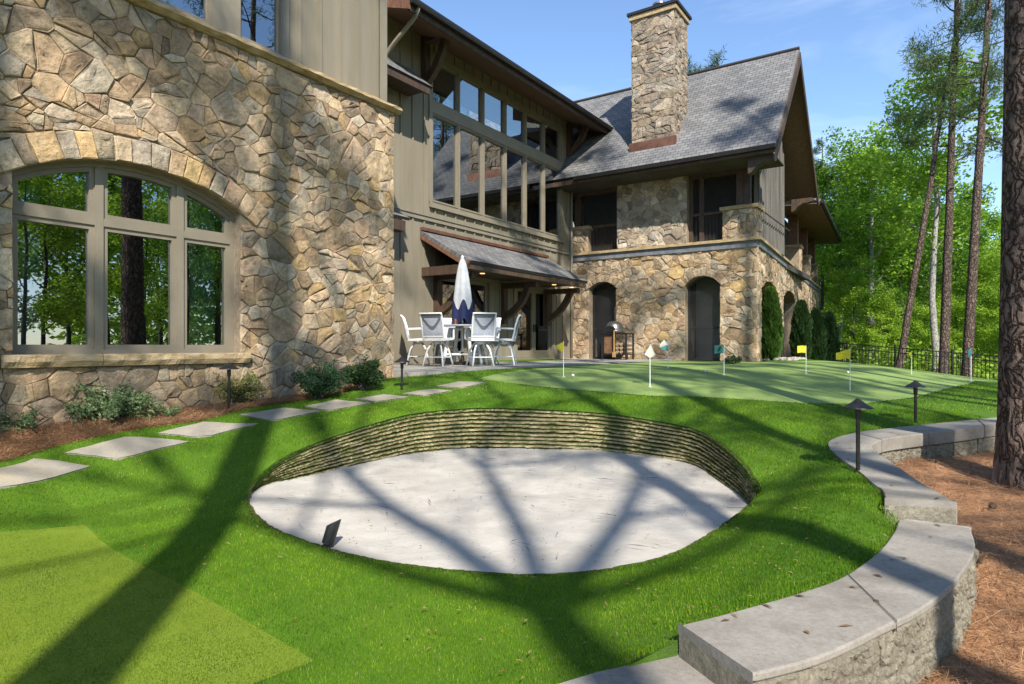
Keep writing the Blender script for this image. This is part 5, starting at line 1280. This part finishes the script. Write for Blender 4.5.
def pizza():
    v0 = onu(619,340,19.4)[0]; x, y = uv2xy(19.3, v0); rz = math.atan2(a2[1], a2[0])
    t = thing('pizza_oven', 'domed steel pizza oven on a dark wheeled cart beside the arched screen door', 'pizza oven', (x,y,-.44), rz)
    b = MB()
    for (p,q) in ((-.28,-.42),(.28,-.42),(.28,.42),(-.28,.42)): b.bar((p,q,0),(p,q,.84),.05)
    b.box((-.32,-.46,.82),(.32,.46,.87)); b.box((-.28,-.42,.15),(.28,.42,.18)); b.build('cart', 'black', t)
    b = MB(); b.box((-.26,-.02,.2),(-.22,.36,.8)); b.build('door_panel', 'rust', t)
    b = MB(); n = 16; rows = 8
    for j in range(rows+1):
        f = j/rows; z = .9+.36*math.sin(f*math.pi/2); rd = math.cos(f*math.pi/2)**.7
        for k in range(n): b.v.append((.32*rd*math.cos(2*math.pi*k/n), .12+.3*rd*math.sin(2*math.pi*k/n), z))
    b.f = [(j*n+k,j*n+(k+1)%n,(j+1)*n+(k+1)%n,(j+1)*n+k) for j in range(rows) for k in range(n)]+[tuple(range(n))]; b.build('dome', 'steel', t, smooth=True)
    b = MB(); b.prism([(-.16,0),(.16,0),(.15,.12),(.09,.18),(-.09,.18),(-.15,.12)], lambda s,t_,d: (-d, .12+s, .9+t_), .2, .36); b.build('mouth', 'black', t)
    b = MB(); b.tube([(.05,.12,1.2),(.05,.12,1.72)], .04, 10); b.build('flue', 'black', t)
    w = MB(); w.bar((-.36,-.04,.2),(-.36,-.04,.95),.03); w.box((-.37,-.1,.08),(-.355,.02,.25)); o = w.build('pizza_peel', 'peel'); o.location = (x,y,-.44); o.rotation_euler = (0,0,rz); tag(o, 'yellow wooden pizza peel leaning on the oven cart', 'peel')
    first = None
    for k in range(9):
        c, s = math.cos(rz), math.sin(rz); lx, ly = -.0, -.34+.15*(k%3)+(.05 if k//3%2 else 0); ly = -.36+.14*(k%3); z = -.44+.245+.125*(k//3)
        X, Y = x+c*lx-s*ly, y+s*lx+c*ly
        if first is None:
            b = MB(); b.tube([(-.22,0,0),(.0,.004,0),(.22,0,0)], [.06,.062,.06], 7, rough=.2); first = b.build('firewood_log', 'log'); tag(first, 'split firewood log stacked in the lower shelf of the oven cart', 'log', 'firewood logs in the oven cart'); o = first
        else: o = first.copy(); C.objects.link(o)
        o.location = (X,Y,z); o.rotation_euler = (0,0,rz)
pizza()

# ------------------------------------------------------------------ plants
def leafcloud(cen, n, spread, ln, wd, r, flat=.35, upb=.3):
    """n leaves round each centre; returns (N,4,3)"""
    c = np.repeat(cen, n, 0); N = len(c); sp = np.repeat(np.asarray(spread).reshape(-1,1)*np.ones((len(cen),1)), n, 0)
    d = r.normal(size=(N,3)); d /= np.linalg.norm(d,axis=1)[:,None]; rad = r.random(N)**.45
    p = c+d*rad[:,None]*sp*np.array((1,1,.75))
    t1 = r.normal(size=(N,3)); t1[:,2] = t1[:,2]*flat+upb*0; t1 += d*.5; t1 /= np.linalg.norm(t1,axis=1)[:,None]
    q = r.normal(size=(N,3)); t2 = np.cross(t1,q); t2 /= np.linalg.norm(t2,axis=1)[:,None]
    L = ln*r.uniform(.6,1.3,(N,1)); W = wd*r.uniform(.6,1.3,(N,1))
    return np.stack([p-t1*L/2, p+t2*W/2-t1*L*.05, p+t1*L/2, p-t2*W/2-t1*L*.05],1)
def leafcol(N, k, c1, c2, r, jit=.2):
    n = max(1, N//k); a_ = np.repeat(r.random((n+1,1)),k,0)[:N]; b_ = np.clip(a_*.7+r.random((N,1))*.3,0,1)
    return (np.array(c1)*(1-b_)+np.array(c2)*b_)*r.uniform(1-jit,1+jit,(N,1))
def limb_tree(seed, H_, r0, base, nl, lim, spread, leaves, ln, wd, c1, c2, clump, bark, conical=.3, wob=.12, sub=4):
    """returns (wood MB, leaf array, colours) rooted at the origin"""
    r = np.random.default_rng(seed); random.seed(seed); w = MB(); K = 10; tr = []; x = y = 0
    for i in range(K+1):
        f = i/K; tr.append(Vector((x,y,H_*.93*f))); x += r.normal()*wob*H_*.03; y += r.normal()*wob*H_*.03
    w.tube([(tr[0].x,tr[0].y,-.3)]+tr[0:], [r0*1.5,r0*1.25]+[r0*(1-.8*(i/K)**1.1) for i in range(1,K+1)], 10, rough=.06)
    cen = [tr[-1]+Vector((0,0,H_*.03))]; 
    for i in range(nl):
        f = base+(1-base)*((i+.5)/nl)**.9; k = min(int(f*K),K-1); p = tr[k].lerp(tr[k+1], f*K-k)
        a_ = i*2.4+r.normal()*.4; up = .25+.7*f+r.normal()*.12; L = lim*H_*(1-conical*abs(f-base-.25)/(1-base)*1.3)*r.uniform(.7,1.15)
        d = Vector((math.cos(a_),math.sin(a_),up)).normalized(); pts = [p]; q = p.copy(); dd = d.copy()
        for s in range(5):
            q = q+dd*L/5; dd = (dd+Vector(r.normal(size=3))*.16+Vector((0,0,.05))).normalized(); pts.append(q.copy())
        rb = r0*(1-.8*f)*.5; w.tube(pts, [rb*(1-.85*s/5) for s in range(6)], 6)
        for s in range(sub):
            j = 2+s%4; o = pts[min(j,5)]; d2 = (dd+Vector(r.normal(size=3))*.8).normalized(); e = o+d2*L*.34*r.uniform(.6,1.2)
            w.tube([o,o.lerp(e,.5)+Vector(r.normal(size=3))*L*.02,e],[rb*.35,rb*.22,rb*.08],5,cap=False); cen += [e, o.lerp(e,.55)]
        cen += [pts[-1], pts[-2]]
    cen = np.array([tuple(c) for c in cen]); cen += r.normal(size=cen.shape)*clump*.4
    n = max(1, leaves//len(cen)); V = leafcloud(cen, n, clump*r.uniform(.6,1.3,len(cen)), ln, wd, r)
    return w, V, leafcol(len(V), n, c1, c2, r)
def make_tree(name, cat, spec, bark, loc, label, group=None):
    w, V, c = spec; t = thing(name, label, cat, loc, 0, group); w.build('trunk', bark, t, smooth=True)
    if V is not None: npmesh('crown', V, 'leaf', t, c)
    return t
def needles_tree(seed, H_, r0, base, nl, lim, c1=(.028,.06,.018), c2=(.075,.12,.035), lean=(0,0), tuft=.30, tn=34, sub=6, wob=.1, topk=.8):
    """tall pine: bare trunk, drooping limbs near the top, radial needle tufts"""
    r = np.random.default_rng(seed); random.seed(seed); w = MB(); K = 12; tr = []; x = y = 0
    for i in range(K+1):
        f = i/K; tr.append(Vector((x+lean[0]*H_*f,y+lean[1]*H_*f,H_*f))); x += r.normal()*wob*.12; y += r.normal()*wob*.12
    w.tube([(0,0,-.4)]+tr, [r0*1.25,r0*1.08]+[r0*(1-.78*(i/K)**1.2) for i in range(1,K+1)], 12, rough=.08)
    cen = [tr[-1]]; dirs = []
    for i in range(nl):
        f = base+(1-base)*((i+.5)/nl); k = min(int(f*K),K-1); p = tr[k].lerp(tr[k+1], f*K-k)
        a_ = i*2.4+r.normal()*.5; L = lim*(1.15-topk*((f-base)/(1-base))**1.5)*r.uniform(.55,1.15); d = Vector((math.cos(a_),math.sin(a_),.12+.5*(f-base)+r.normal()*.12)).normalized(); pts = [p]; q = p.copy(); dd = d.copy()
        for s in range(5):
            q = q+dd*L/5; dd = (dd+Vector(r.normal(size=3))*.14+Vector((0,0,.04))).normalized(); pts.append(q.copy())
        rb = r0*.28*(1.1-.6*f); w.tube(pts, [rb*(1-.85*s/5) for s in range(6)], 5)
        for s in range(sub):
            o = pts[2+s%4]; e = o+(dd*.6+Vector(r.normal(size=3))*.7).normalized()*L*.28*r.uniform(.5,1.2); w.tube([o,e],[rb*.3,rb*.1],4,cap=False); cen += [e, o.lerp(e,.6)]
        cen += [pts[-1], pts[-2], pts[-3].lerp(pts[-2],.5)]
    cen = np.array([tuple(c) for c in cen]); c = np.repeat(cen, tn, 0)+r.normal(size=(len(cen)*tn,3))*tuft*.45; N = len(c)
    d = r.normal(size=(N,3)); d[:,2] += .5; d /= np.linalg.norm(d,axis=1)[:,None]; q = r.normal(size=(N,3)); s = np.cross(d,q); s /= np.linalg.norm(s,axis=1)[:,None]
    L = tuft*r.uniform(.6,1.2,(N,1)); W = .013*r.uniform(.7,1.5,(N,1))*(tuft/.3)
    V = np.stack([c, c+d*L*.5+s*W, c+d*L, c+d*L*.5-s*W],1)
    return w, V, leafcol(N, tn, c1, c2, r)

G1, G2 = (.16,.31,.016), (.36,.54,.05)
def woodland():
    r = np.random.default_rng(77)
    D = [limb_tree(101, 15, .17, .22, 15, .27, 1, 11000, .25, .16, G1, G2, .95, 'greybark'),
         limb_tree(102, 18, .20, .3, 16, .23, 1, 12000, .25, .16, (.08,.19,.014), (.22,.40,.04), 1.0, 'greybark'),
         limb_tree(103, 12, .13, .12, 15, .28, 1, 10500, .23, .15, (.20,.35,.02), (.42,.60,.06), .85, 'greybark')]
    pr = [make_tree('deciduous_tree', 'tree', D[i], 'greybark', (0,0,0), 'x', 'spring green trees in the woodland') for i in range(3)]
    pn = [make_tree('pine_tree', 'tree', needles_tree(200+i, 24+2*i, .2, .55, 20, 3.4), 'pinebark', (0,0,0), 'x', 'tall pines in the woodland') for i in range(2)]
    used = set()
    def put(p, x, y, s, label):
        z = float(S(np.array(x),np.array(y)))-.05
        if p not in used: used.add(p); p.location = (x,y,z); p.scale = (s,)*3; p.rotation_euler = (0,0,r.uniform(0,6.28)); p['label'] = label
        else: dup(p, (x,y,z), r.uniform(0,6.28), label, s)
    LD = 'leafy spring-green tree among its likes in the wood beyond the black fence'
    # rows seen between the house and the big trunk
    for px, d, s in ((820,47,.8),(838,42,.95),(852,52,1.05),(866,38,.85),(880,46,1.15),(893,56,1.2),(905,40,.8),(918,50,1.1),(930,43,.95),(944,58,1.15),(957,45,.9),(970,52,1.05),(985,40,.85),(1000,47,1.05),(1015,42,.9),(1030,50,1.0),
                     (830,62,1.0),(860,68,1.1),(890,72,1.1),(920,66,1.0),(950,74,1.1),(985,66,1.05),(1010,72,1.1),
                     (853,33,.45),(885,31,.4),(925,32,.42),(957,34,.5),(1000,33,.5),(1035,31,.45)):
        put(pr[r.integers(0,3)], (px-CX)/F*d, d, s*r.uniform(.92,1.08)*(.82 if px > 925 else .92), LD)
    for px, d, s in ((822,40,.62),):
        put(pn[0], (px-CX)/F*d, d, s, 'pine with dark needles rising directly behind the house gable')
    xx = (712-CX)/F*48; make_tree('pine_tree', 'tree', needles_tree(222, 21.3, .25, .6, 60, 3.2, tuft=.5, tn=60, topk=.15, c1=(.05,.085,.025), c2=(.14,.19,.06)), 'pinebark', (xx,48,float(S(np.array(xx),np.array(48.0)))), 'pine whose rounded top shows above the roof ridge beside the chimney')
    # right of the view and behind the camera: seen in the window reflections and as shade
    for x, y, k, s in ((13,1.5,0,.5),(17,6,1,.45),(16,-3,2,.6),(21,0,0,.6),(23,8,1,.5),(26,-7,1,.7),(28,3,2,.8),(34,-2,1,.75),(13.5,-9,0,.6),(36,7,2,.9),(31,-9,0,.8),(42,2,1,.9),(25,-3.5,1,.95),(31,6.5,0,1.05),(35,0,2,1.2)):
        put(pr[k], x, y, s, 'leafy spring-green tree out of frame to the right, seen mirrored in the house windows')
    for x, y, k, s in ((15.5,8.5,0,.9),(20,-1.5,1,.95),(25,21.0,0,1.0),(33,27,1,1.0),(29,22.5,0,1.05),(21.5,23.5,1,.95),(25,27,0,1.0)):
        put(pn[k], x, y, s, 'tall pine out of frame to the right, seen mirrored in the house windows')
woodland()

def far_wood():
    r = np.random.default_rng(9); n = 420; th = r.uniform(R(-20),R(100),n); d = r.uniform(85,130,n); x = np.sin(th)*d; y = np.cos(th)*d; z = r.uniform(-3,9,n)+2*np.sin(th*19)
    V = leafcloud(np.c_[x,y,z], 55, 4.2, 1.3, .9, r); tag(npmesh('far_woodland', V, 'leaf', col=leafcol(len(V),55,(.13,.24,.02),(.28,.42,.05),r)), kind='stuff')
    n = 700; px = r.uniform(815,1060,n); d = r.uniform(28,60,n); x = (px-CX)/F*d; z = S(x,d)+r.uniform(.1,1.6,n)
    V = leafcloud(np.c_[x,d,z], 40, .9, .2, .13, r); tag(npmesh('undergrowth', V, 'leaf', col=leafcol(len(V),40,(.16,.29,.018),(.36,.52,.06),r)), kind='stuff')
far_wood()

def hero_trunks():
    # trunks standing out before the wood
    def place(pxb, d, lean_px, r0, H_, label, bark, kind, seed, **k):
        x = (pxb-CX)/F*d; z = float(S(np.array(x),np.array(d)))-.1; lean = lean_px/F*d/H_
        if kind == 'pine':
            sp = needles_tree(seed, H_, r0, k.get('base',.5), k.get('nl',22), k.get('lim',3.0), lean=(lean,0), tuft=k.get('tuft',.30), c1=(.06,.105,.03), c2=(.17,.23,.075), tn=30); make_tree('pine_tree','tree',sp,bark,(x,d,z),label)
        else:
            sp = limb_tree(seed, H_*.86, r0, .42, 12, .2, 1, 7000, .22, .14, G1, G2, .9, bark); make_tree('deciduous_tree','tree',sp,bark,(x,d,z),label)
    place(896,26,70,.14,17,'pine with a bare dark trunk leaning right in front of the green wood','pinebark','pine',301,base=.62,nl=12,lim=2.6)
    place(936,29,30,.17,17,'tree with a pale grey trunk standing close beside a dark pine trunk','palebark','deciduous',302)
    place(943,26,22,.185,21,'tall pine with a straight brown trunk just right of the pale trunk','pinebark','pine',303,base=.42,nl=18,lim=2.4)
    place(966,24,34,.18,22,'tall pine with the rightmost full-length trunk before the fence end','pinebark','pine',304,base=.42,nl=19,lim=2.6)
    place(868,36,4,.2,16,'tree with a pale whitish trunk left of the leaning dark pine','palebark','deciduous',305)
    place(838,40,-2,.19,16,'tree with a slim pale trunk next to the columnar junipers','palebark','deciduous',306)
    # big trunk at the right edge
    x, y = 4.78, 5.9; z = -1.36
    sp = needles_tree(310, 24, .25, .6, 16, 3.2, lean=(.006,.0), wob=.03); w, V, c = sp
    t = thing('pine_tree', 'massive rough-barked pine trunk at the right edge beside the retaining wall', 'tree', (x,y,z))
    npmesh('crown', V, 'leaf', t, c); w.build('branches', 'pinebark', t, smooth=True) if False else None
    # heavy plated bark: dense displaced tube for the lower trunk
    b = MB(); n = 120; rows = 260; Ht = 9.0
    for j in range(rows+1):
        zz = -.25+Ht*j/rows; rb = .255-.012*zz+.10*math.exp(-(zz+.25)*3.2); cx = .012*zz
        for k in range(n):
            a_ = 2*math.pi*k/n; s = a_*rb
            q = (math.cos(a_)*2.6+.5*mnoise.noise((math.cos(a_)*2,math.sin(a_)*2,zz*1.2)), math.sin(a_)*2.6, zz*1.0)
            wz = mnoise.noise((q[0]*2,q[1]*2,zz*4))*.05; v = mnoise.voronoi((q[0]*2.6+wz,q[1]*2.6-wz,q[2]*3.4+.5*mnoise.noise((q[0]*2,q[1]*2,7))))[0]; e = min(1,(v[1]-v[0])*2.2)**.8
            rr = rb-.035+.042*e+.012*mnoise.noise((q[0]*5,q[1]*5,zz*6))+.004*mnoise.noise((q[0]*16,q[1]*16,zz*20))
            b.v.append((cx+rr*math.cos(a_), rr*math.sin(a_), zz))
    b.f = [(j*n+k,j*n+(k+1)%n,(j+1)*n+(k+1)%n,(j+1)*n+k) for j in range(rows) for k in range(n)]
    b.build('trunk', 'plate', t, smooth=True)
    # upper trunk and limbs
    w2 = MB(); keep = w; w.build('limbs', 'pinebark', t, smooth=True)
hero_trunks()

# trees on the sunny side behind the camera: their shade lies across the lawn
SUN_AZ, SUN_EL = R(11.5), R(42)               # shadows fall towards (-sin, cos)
def shade_trees():
    def sb(x, y, k): return (x+math.sin(SUN_AZ)*k, y-math.cos(SUN_AZ)*k)
    def zz(x,y): return float(S(np.array(x),np.array(y)))-.05
    # forked tree whose shadow spreads over the sand
    x, y = sb(.1,4.0,13.6); w = MB(); random.seed(5); r = np.random.default_rng(5)
    fk = Vector((.0,0,11.9)); w.tube([(0,0,-.3),(.02,0,4),(.06,0,8),fk],[.26,.19,.16,.145],10)
    tips = []
    def grow(p, d, L, rad, lv):
        pts = [p]; q = p.copy(); dd = d.copy()
        for s in range(5): q = q+dd*L/5; dd = (dd+Vector(r.normal(size=3))*.10+Vector((0,0,.03))).normalized(); pts.append(q.copy())
        w.tube(pts, [rad*(1-.5*s/5) for s in range(6)], 7, cap=False)
        if lv > 0:
            for k in range(4):
                j = (2,3,4,5)[k]; grow(pts[j], (dd+Vector(r.normal(size=3))*.6).normalized(), L*.64, rad*(.62 if k > 1 else .5), lv-1)
        else: tips.append(pts[-1])
    for d, L, rd in (((-.42,.1,1),5.0,.115),((.12,.1,1),5.2,.10),((.55,-.1,.9),5.0,.115),((-.85,0,.6),5.0,.08),((.95,0,.55),4.6,.07)): grow(fk, Vector(d).normalized(), L, rd, 3)
    cen = np.array([tuple(t_) for t_ in tips]); V = leafcloud(cen, 4, .5, .15, .1, r)
    make_tree('deciduous_tree','tree',(w,V,leafcol(len(V),4,G1,G2,r)),'greybark',(x,y,zz(x,y)),'forked tree behind the viewpoint whose branching shadow spreads over the sand')
    lab = 'pine behind the viewpoint casting a long trunk shadow over the grass'
    for i, (gx,gy,k,r0,H_,base,nl) in enumerate(((7.9,15.5,14,.2,26,.6,18),(-2.0,3.0,8.5,.30,23,.62,13),(1.85,4.7,9.5,.19,22,.62,12),(3.3,4.2,10.5,.2,22,.5,12),(2.2,9.5,13,.17,20,.66,9),(3.8,11,15,.2,22,.66,9),(6.5,11.5,17,.2,23,.66,9),(4.4,8.2,13,.22,24,.6,12),(5.6,8.4,15,.17,20,.6,11),(7.6,9.4,14,.22,23,.6,12),(9.8,11,16,.2,22,.6,12),(-4.6,4.6,12,.2,22,.62,11),(12.5,12,17,.22,24,.6,12))):
        x, y = sb(gx,gy,k); sp = needles_tree(400+i, H_, r0, base, nl-2, 2.8, tn=30)
        make_tree('pine_tree','tree',sp,'pinebark',(x,y,zz(x,y)),lab,'shade-casting pines behind the viewpoint')
shade_trees()

def shrub(px, pyb, pyt, pxw, label, c1, c2, seed, leaf=.03, density=1.0, spiky=False, group=None, depthf=None):
    p = G(px,pyb); k = p[1]/F; hh = (pyb-pyt)*k; rad = pxw*k/2; r = np.random.default_rng(seed)
    t = thing('shrub', label, 'shrub', (p[0],p[1],p[2]), 0, group)
    w = MB(); cen = []
    for i in range(int(26*density)):
        a_ = r.uniform(0,6.28); q = r.uniform(.25,1)**.7; e = Vector((math.cos(a_)*rad*q, math.sin(a_)*rad*.8*q, hh*(1.0-.55*q*q)*r.uniform(.6,1.05)))
        m = e*.5+Vector((0,0,hh*.08)); w.tube([(0,0,-.03),m,e],[.009,.006,.003],5,cap=False)
        for f in (.5,.68,.84,1.0): 
            pt_ = m.lerp(e,(f-.5)*2); cen += [tuple(pt_), tuple(pt_+Vector(r.normal(size=3))*rad*.13)]
    w.build('stems', 'greybark', t); cen = np.array(cen); n = int(24*density); V = leafcloud(cen, n, rad*.19, leaf, leaf*.42, r, flat=.8)
    npmesh('foliage', V, 'leaf', t, leafcol(len(V), n, c1, c2, r)); return t
DKG = ((.025,.07,.03),(.085,.16,.07)); MDG = ((.09,.16,.06),(.26,.34,.16)); YLG = ((.16,.19,.05),(.40,.38,.16))
shrub(112,421,384,86,'sprawling grey-green shrub in the straw bed below the arched window',*MDG,1,.045)
shrub(14,430,408,58,'low shrub at the far left edge of the straw bed',*MDG,2,.04,.7)
shrub(234,404,369,66,'yellowish-green shrub behind the path light under the arched window',*YLG,3,.036,1.1)
shrub(318,400,360,52,'dark blue-green rounded shrub, left of the pair by the stone corner',*DKG,4,.036,1.4)
shrub(363,391,356,46,'dark green shrub at the stone corner, right of the pair',(.025,.065,.02),(.085,.15,.05),5,.036,1.4)
shrub(165,417,408,34,'tiny low shrub right of the sprawling grey-green one',*MDG,6,.035,.5)
shrub(733,364,355,18,'small leafy plant at the foot of the house corner',*MDG,7,.06,.5)
def juniper(px, d, top, base, wpx, label, c1, c2, seed):
    x = (px-CX)/F*d; z = h(x,d); k = d/F; hh = (HZ-top)*k-z; rad = wpx*k/2; r = np.random.default_rng(seed)
    t = thing('columnar_juniper', label, 'juniper', (x,d,z), 0, 'columnar junipers along the side wall')
    w = MB(); w.tube([(0,0,-.1),(0,0,hh*.8)],[.06,.02],7); w.build('trunk','pinebark',t)
    N = 9000; f = r.random(N)**.8; a_ = r.uniform(0,6.28,N); lob = 1+.16*np.sin(3*a_+seed)*np.sin(f*9+seed)+.10*np.sin(7*a_+f*17); pr = np.clip(1.05-(np.abs(f-.38)/.64)**2.6,.06,1)
    rr = rad*pr*lob*(r.random(N)**.3); p = np.c_[rr*np.cos(a_), rr*np.sin(a_), f*hh*1.0]
    dd = np.c_[np.cos(a_)*.4+r.normal(size=N)*.2, np.sin(a_)*.4+r.normal(size=N)*.2, np.ones(N)]; dd /= np.linalg.norm(dd,axis=1)[:,None]; s = np.cross(dd, r.normal(size=(N,3))); s /= np.linalg.norm(s,axis=1)[:,None]
    L = r.uniform(.08,.22,(N,1)); W = .022; V = np.stack([p,p+dd*L*.45+s*W,p+dd*L,p+dd*L*.45-s*W],1)
    npmesh('foliage', V, 'leaf', t, leafcol(N,1,c1,c2,r,.3))
juniper(770.5,20.3,291,360,18,'bright green columnar juniper nearest the house corner',(.06,.13,.02),(.15,.26,.04),1)
juniper(801,22.5,304,360,16,'dark columnar juniper second from the house corner',(.022,.055,.016),(.06,.12,.03),2)
juniper(816,24.3,312,360,16,'dark columnar juniper third from the house corner',(.02,.055,.016),(.055,.115,.03),3)
juniper(829,26.3,315,360,15,'darkest columnar juniper, farthest from the house corner',(.014,.04,.014),(.04,.085,.025),4)

# ------------------------------------------------------------------ fence
def fence():
    pts = [(7.8+5.2,27.5),(13.6,25.2),(15.0,24.2),(16.6,22.6),(18.6,20.4),(20.5,17.5)]
    ptsz = [(x,y,None) for x,y in pts]
    x0, y0 = pts[0]; t = thing('metal_fence', 'black metal picket fence along the far edge of the green before the wood', 'fence', (x0,y0,-1.2))
    inv = Matrix.Translation(Vector(t.location)).inverted()
    # top heights read off the picture line
    def topz(x, y): px = CX+F*x/y; py = 343.6+(px-850)*(356-343.6)/150; return (HZ-py)/F*y
    P_ = [Vector((x,y)) for x,y in pts]; L = [0]
    for i in range(1,len(P_)): L.append(L[-1]+(P_[i]-P_[i-1]).length)
    def at(s): 
        k = min(max(int(np.searchsorted(L,s))-1,0),len(P_)-2); return P_[k].lerp(P_[k+1],(s-L[k])/(L[k+1]-L[k]))
    n = int(L[-1]/1.8); 
    for i in range(n):
        s0, s1 = L[-1]*i/n, L[-1]*(i+1)/n; a_, b_ = at(s0), at(s1); za, zb_ = topz(*a_), topz(*b_)
        m = MB()
        for dz in (-.02,-.2,-1.05): m.bar((a_.x,a_.y,za+dz),(b_.x,b_.y,zb_+dz),.03,.035)
        kk = 15
        for j in range(1,kk): 
            f = j/kk; q = a_.lerp(b_,f); z = za+(zb_-za)*f; m.box((q.x-.009,q.y-.009,z-1.12),(q.x+.009,q.y+.009,z-.02))
        o = m.build('panel','black',t); o.matrix_parent_inverse = inv
        m = MB(); m.box((a_.x-.03,a_.y-.03,za-1.7),(a_.x+.03,a_.y+.03,za+.06)); m.lathe([(.045,za+.06),(.045,za+.08),(.0,za+.11)],(a_.x,a_.y,0),6); o = m.build('post','black',t); o.matrix_parent_inverse = inv
fence()
def cones():
    b = MB(); r = np.random.default_rng(8)
    for i in range(11):
        f = i/10; rr = .03*math.sin(math.pi*(.12+.8*f))**.8; 
        for k in range(8):
            a_ = k*.785+i*.4; b.add([(rr*.5*math.cos(a_-.3),rr*.5*math.sin(a_-.3),.075*f),(rr*.5*math.cos(a_+.3),rr*.5*math.sin(a_+.3),.075*f),(rr*1.25*math.cos(a_),rr*1.25*math.sin(a_),.075*f+.008)],[(0,1,2)])
    b.lathe([(.008,0),(.016,.03),(.004,.08)],n=6); first = None
    for x, y, lb in ((3.05,4.2,'pine cone lying on the straw close to the widest part of the lower coping'),(3.25,3.75,'pine cone lying on the straw nearest the bottom of the wall'),(3.9,5.2,'pine cone lying on the straw between wall and big trunk')):
        o = b.build('pine_cone','cone') if first is None else first.copy()
        if first is None: first = o
        else: C.objects.link(o)
        o.location = (x,y,float(S(np.array(x),np.array(y)))+.035); o.rotation_euler = (1.4,r.uniform(-.3,.3),r.uniform(0,6)); tag(o,lb,'pine cone','pine cones on the straw')
cones()

# ------------------------------------------------------------------ light, sky, camera
def light():
    w = bpy.data.worlds.new('World'); scene.world = w; w.use_nodes = True; nt = w.node_tree; n = nt.nodes; l = nt.links
    bg = n['Background']; sky = n.new('ShaderNodeTexSky'); sky.sky_type = 'NISHITA'; sky.sun_disc = False
    sky.sun_elevation = SUN_EL; az = math.atan2(math.sin(SUN_AZ), -math.cos(SUN_AZ)); sky.sun_rotation = az
    sky.air_density = 1.0; sky.dust_density = .1; sky.ozone_density = 4.0
    tc = n.new('ShaderNodeTexCoord'); mp = n.new('ShaderNodeMapping'); mp.inputs['Scale'].default_value = (1.0,1.6,5.0); mp.inputs['Rotation'].default_value = (0,.22,.4)
    l.new(tc.outputs['Generated'], mp.inputs[0]); nz = n.new('ShaderNodeTexNoise'); nz.inputs['Scale'].default_value = 1.5; nz.inputs['Detail'].default_value = 9; nz.inputs['Roughness'].default_value = .58; nz.inputs['Distortion'].default_value = .5
    l.new(mp.outputs[0], nz.inputs['Vector']); rp = n.new('ShaderNodeValToRGB'); rp.color_ramp.elements[0].position = .50; rp.color_ramp.elements[1].position = .85; rp.color_ramp.elements[1].color = (.45,.45,.45,1); l.new(nz.outputs['Fac'], rp.inputs[0])
    mx = n.new('ShaderNodeMix'); mx.data_type = 'RGBA'; l.new(rp.outputs[0], mx.inputs[0]); l.new(sky.outputs[0], mx.inputs[6]); mx.inputs[7].default_value = (6.0,6.6,7.4,1); l.new(mx.outputs[2], bg.inputs[0]); bg.inputs[1].default_value = .136
    s = bpy.data.lights.new('sun','SUN'); s.energy = 4.4; s.angle = R(.55); s.color = (1,.94,.84); o = bpy.data.objects.new('sun', s); C.objects.link(o)
    d = Vector((-math.sin(SUN_AZ)*math.cos(SUN_EL), math.cos(SUN_AZ)*math.cos(SUN_EL), -math.sin(SUN_EL))); o.rotation_euler = d.to_track_quat('-Z','Y').to_euler()
    c = bpy.data.cameras.new('camera'); c.sensor_width = 36; c.lens = F/1024*36; c.shift_y = (HZ-342)/1024; c.clip_end = 1500; co = bpy.data.objects.new('camera', c); co.rotation_euler = (R(90),0,0); C.objects.link(co); scene.camera = co
    v = scene.view_settings; v.view_transform = 'Standard'; v.look = 'None'; v.exposure = .92; v.gamma = 1
    scene.render.resolution_x = 1024; scene.render.resolution_y = 684
    cy = scene.cycles; cy.max_bounces = 6; cy.transparent_max_bounces = 12; cy.caustics_reflective = False; cy.caustics_refractive = False
light()
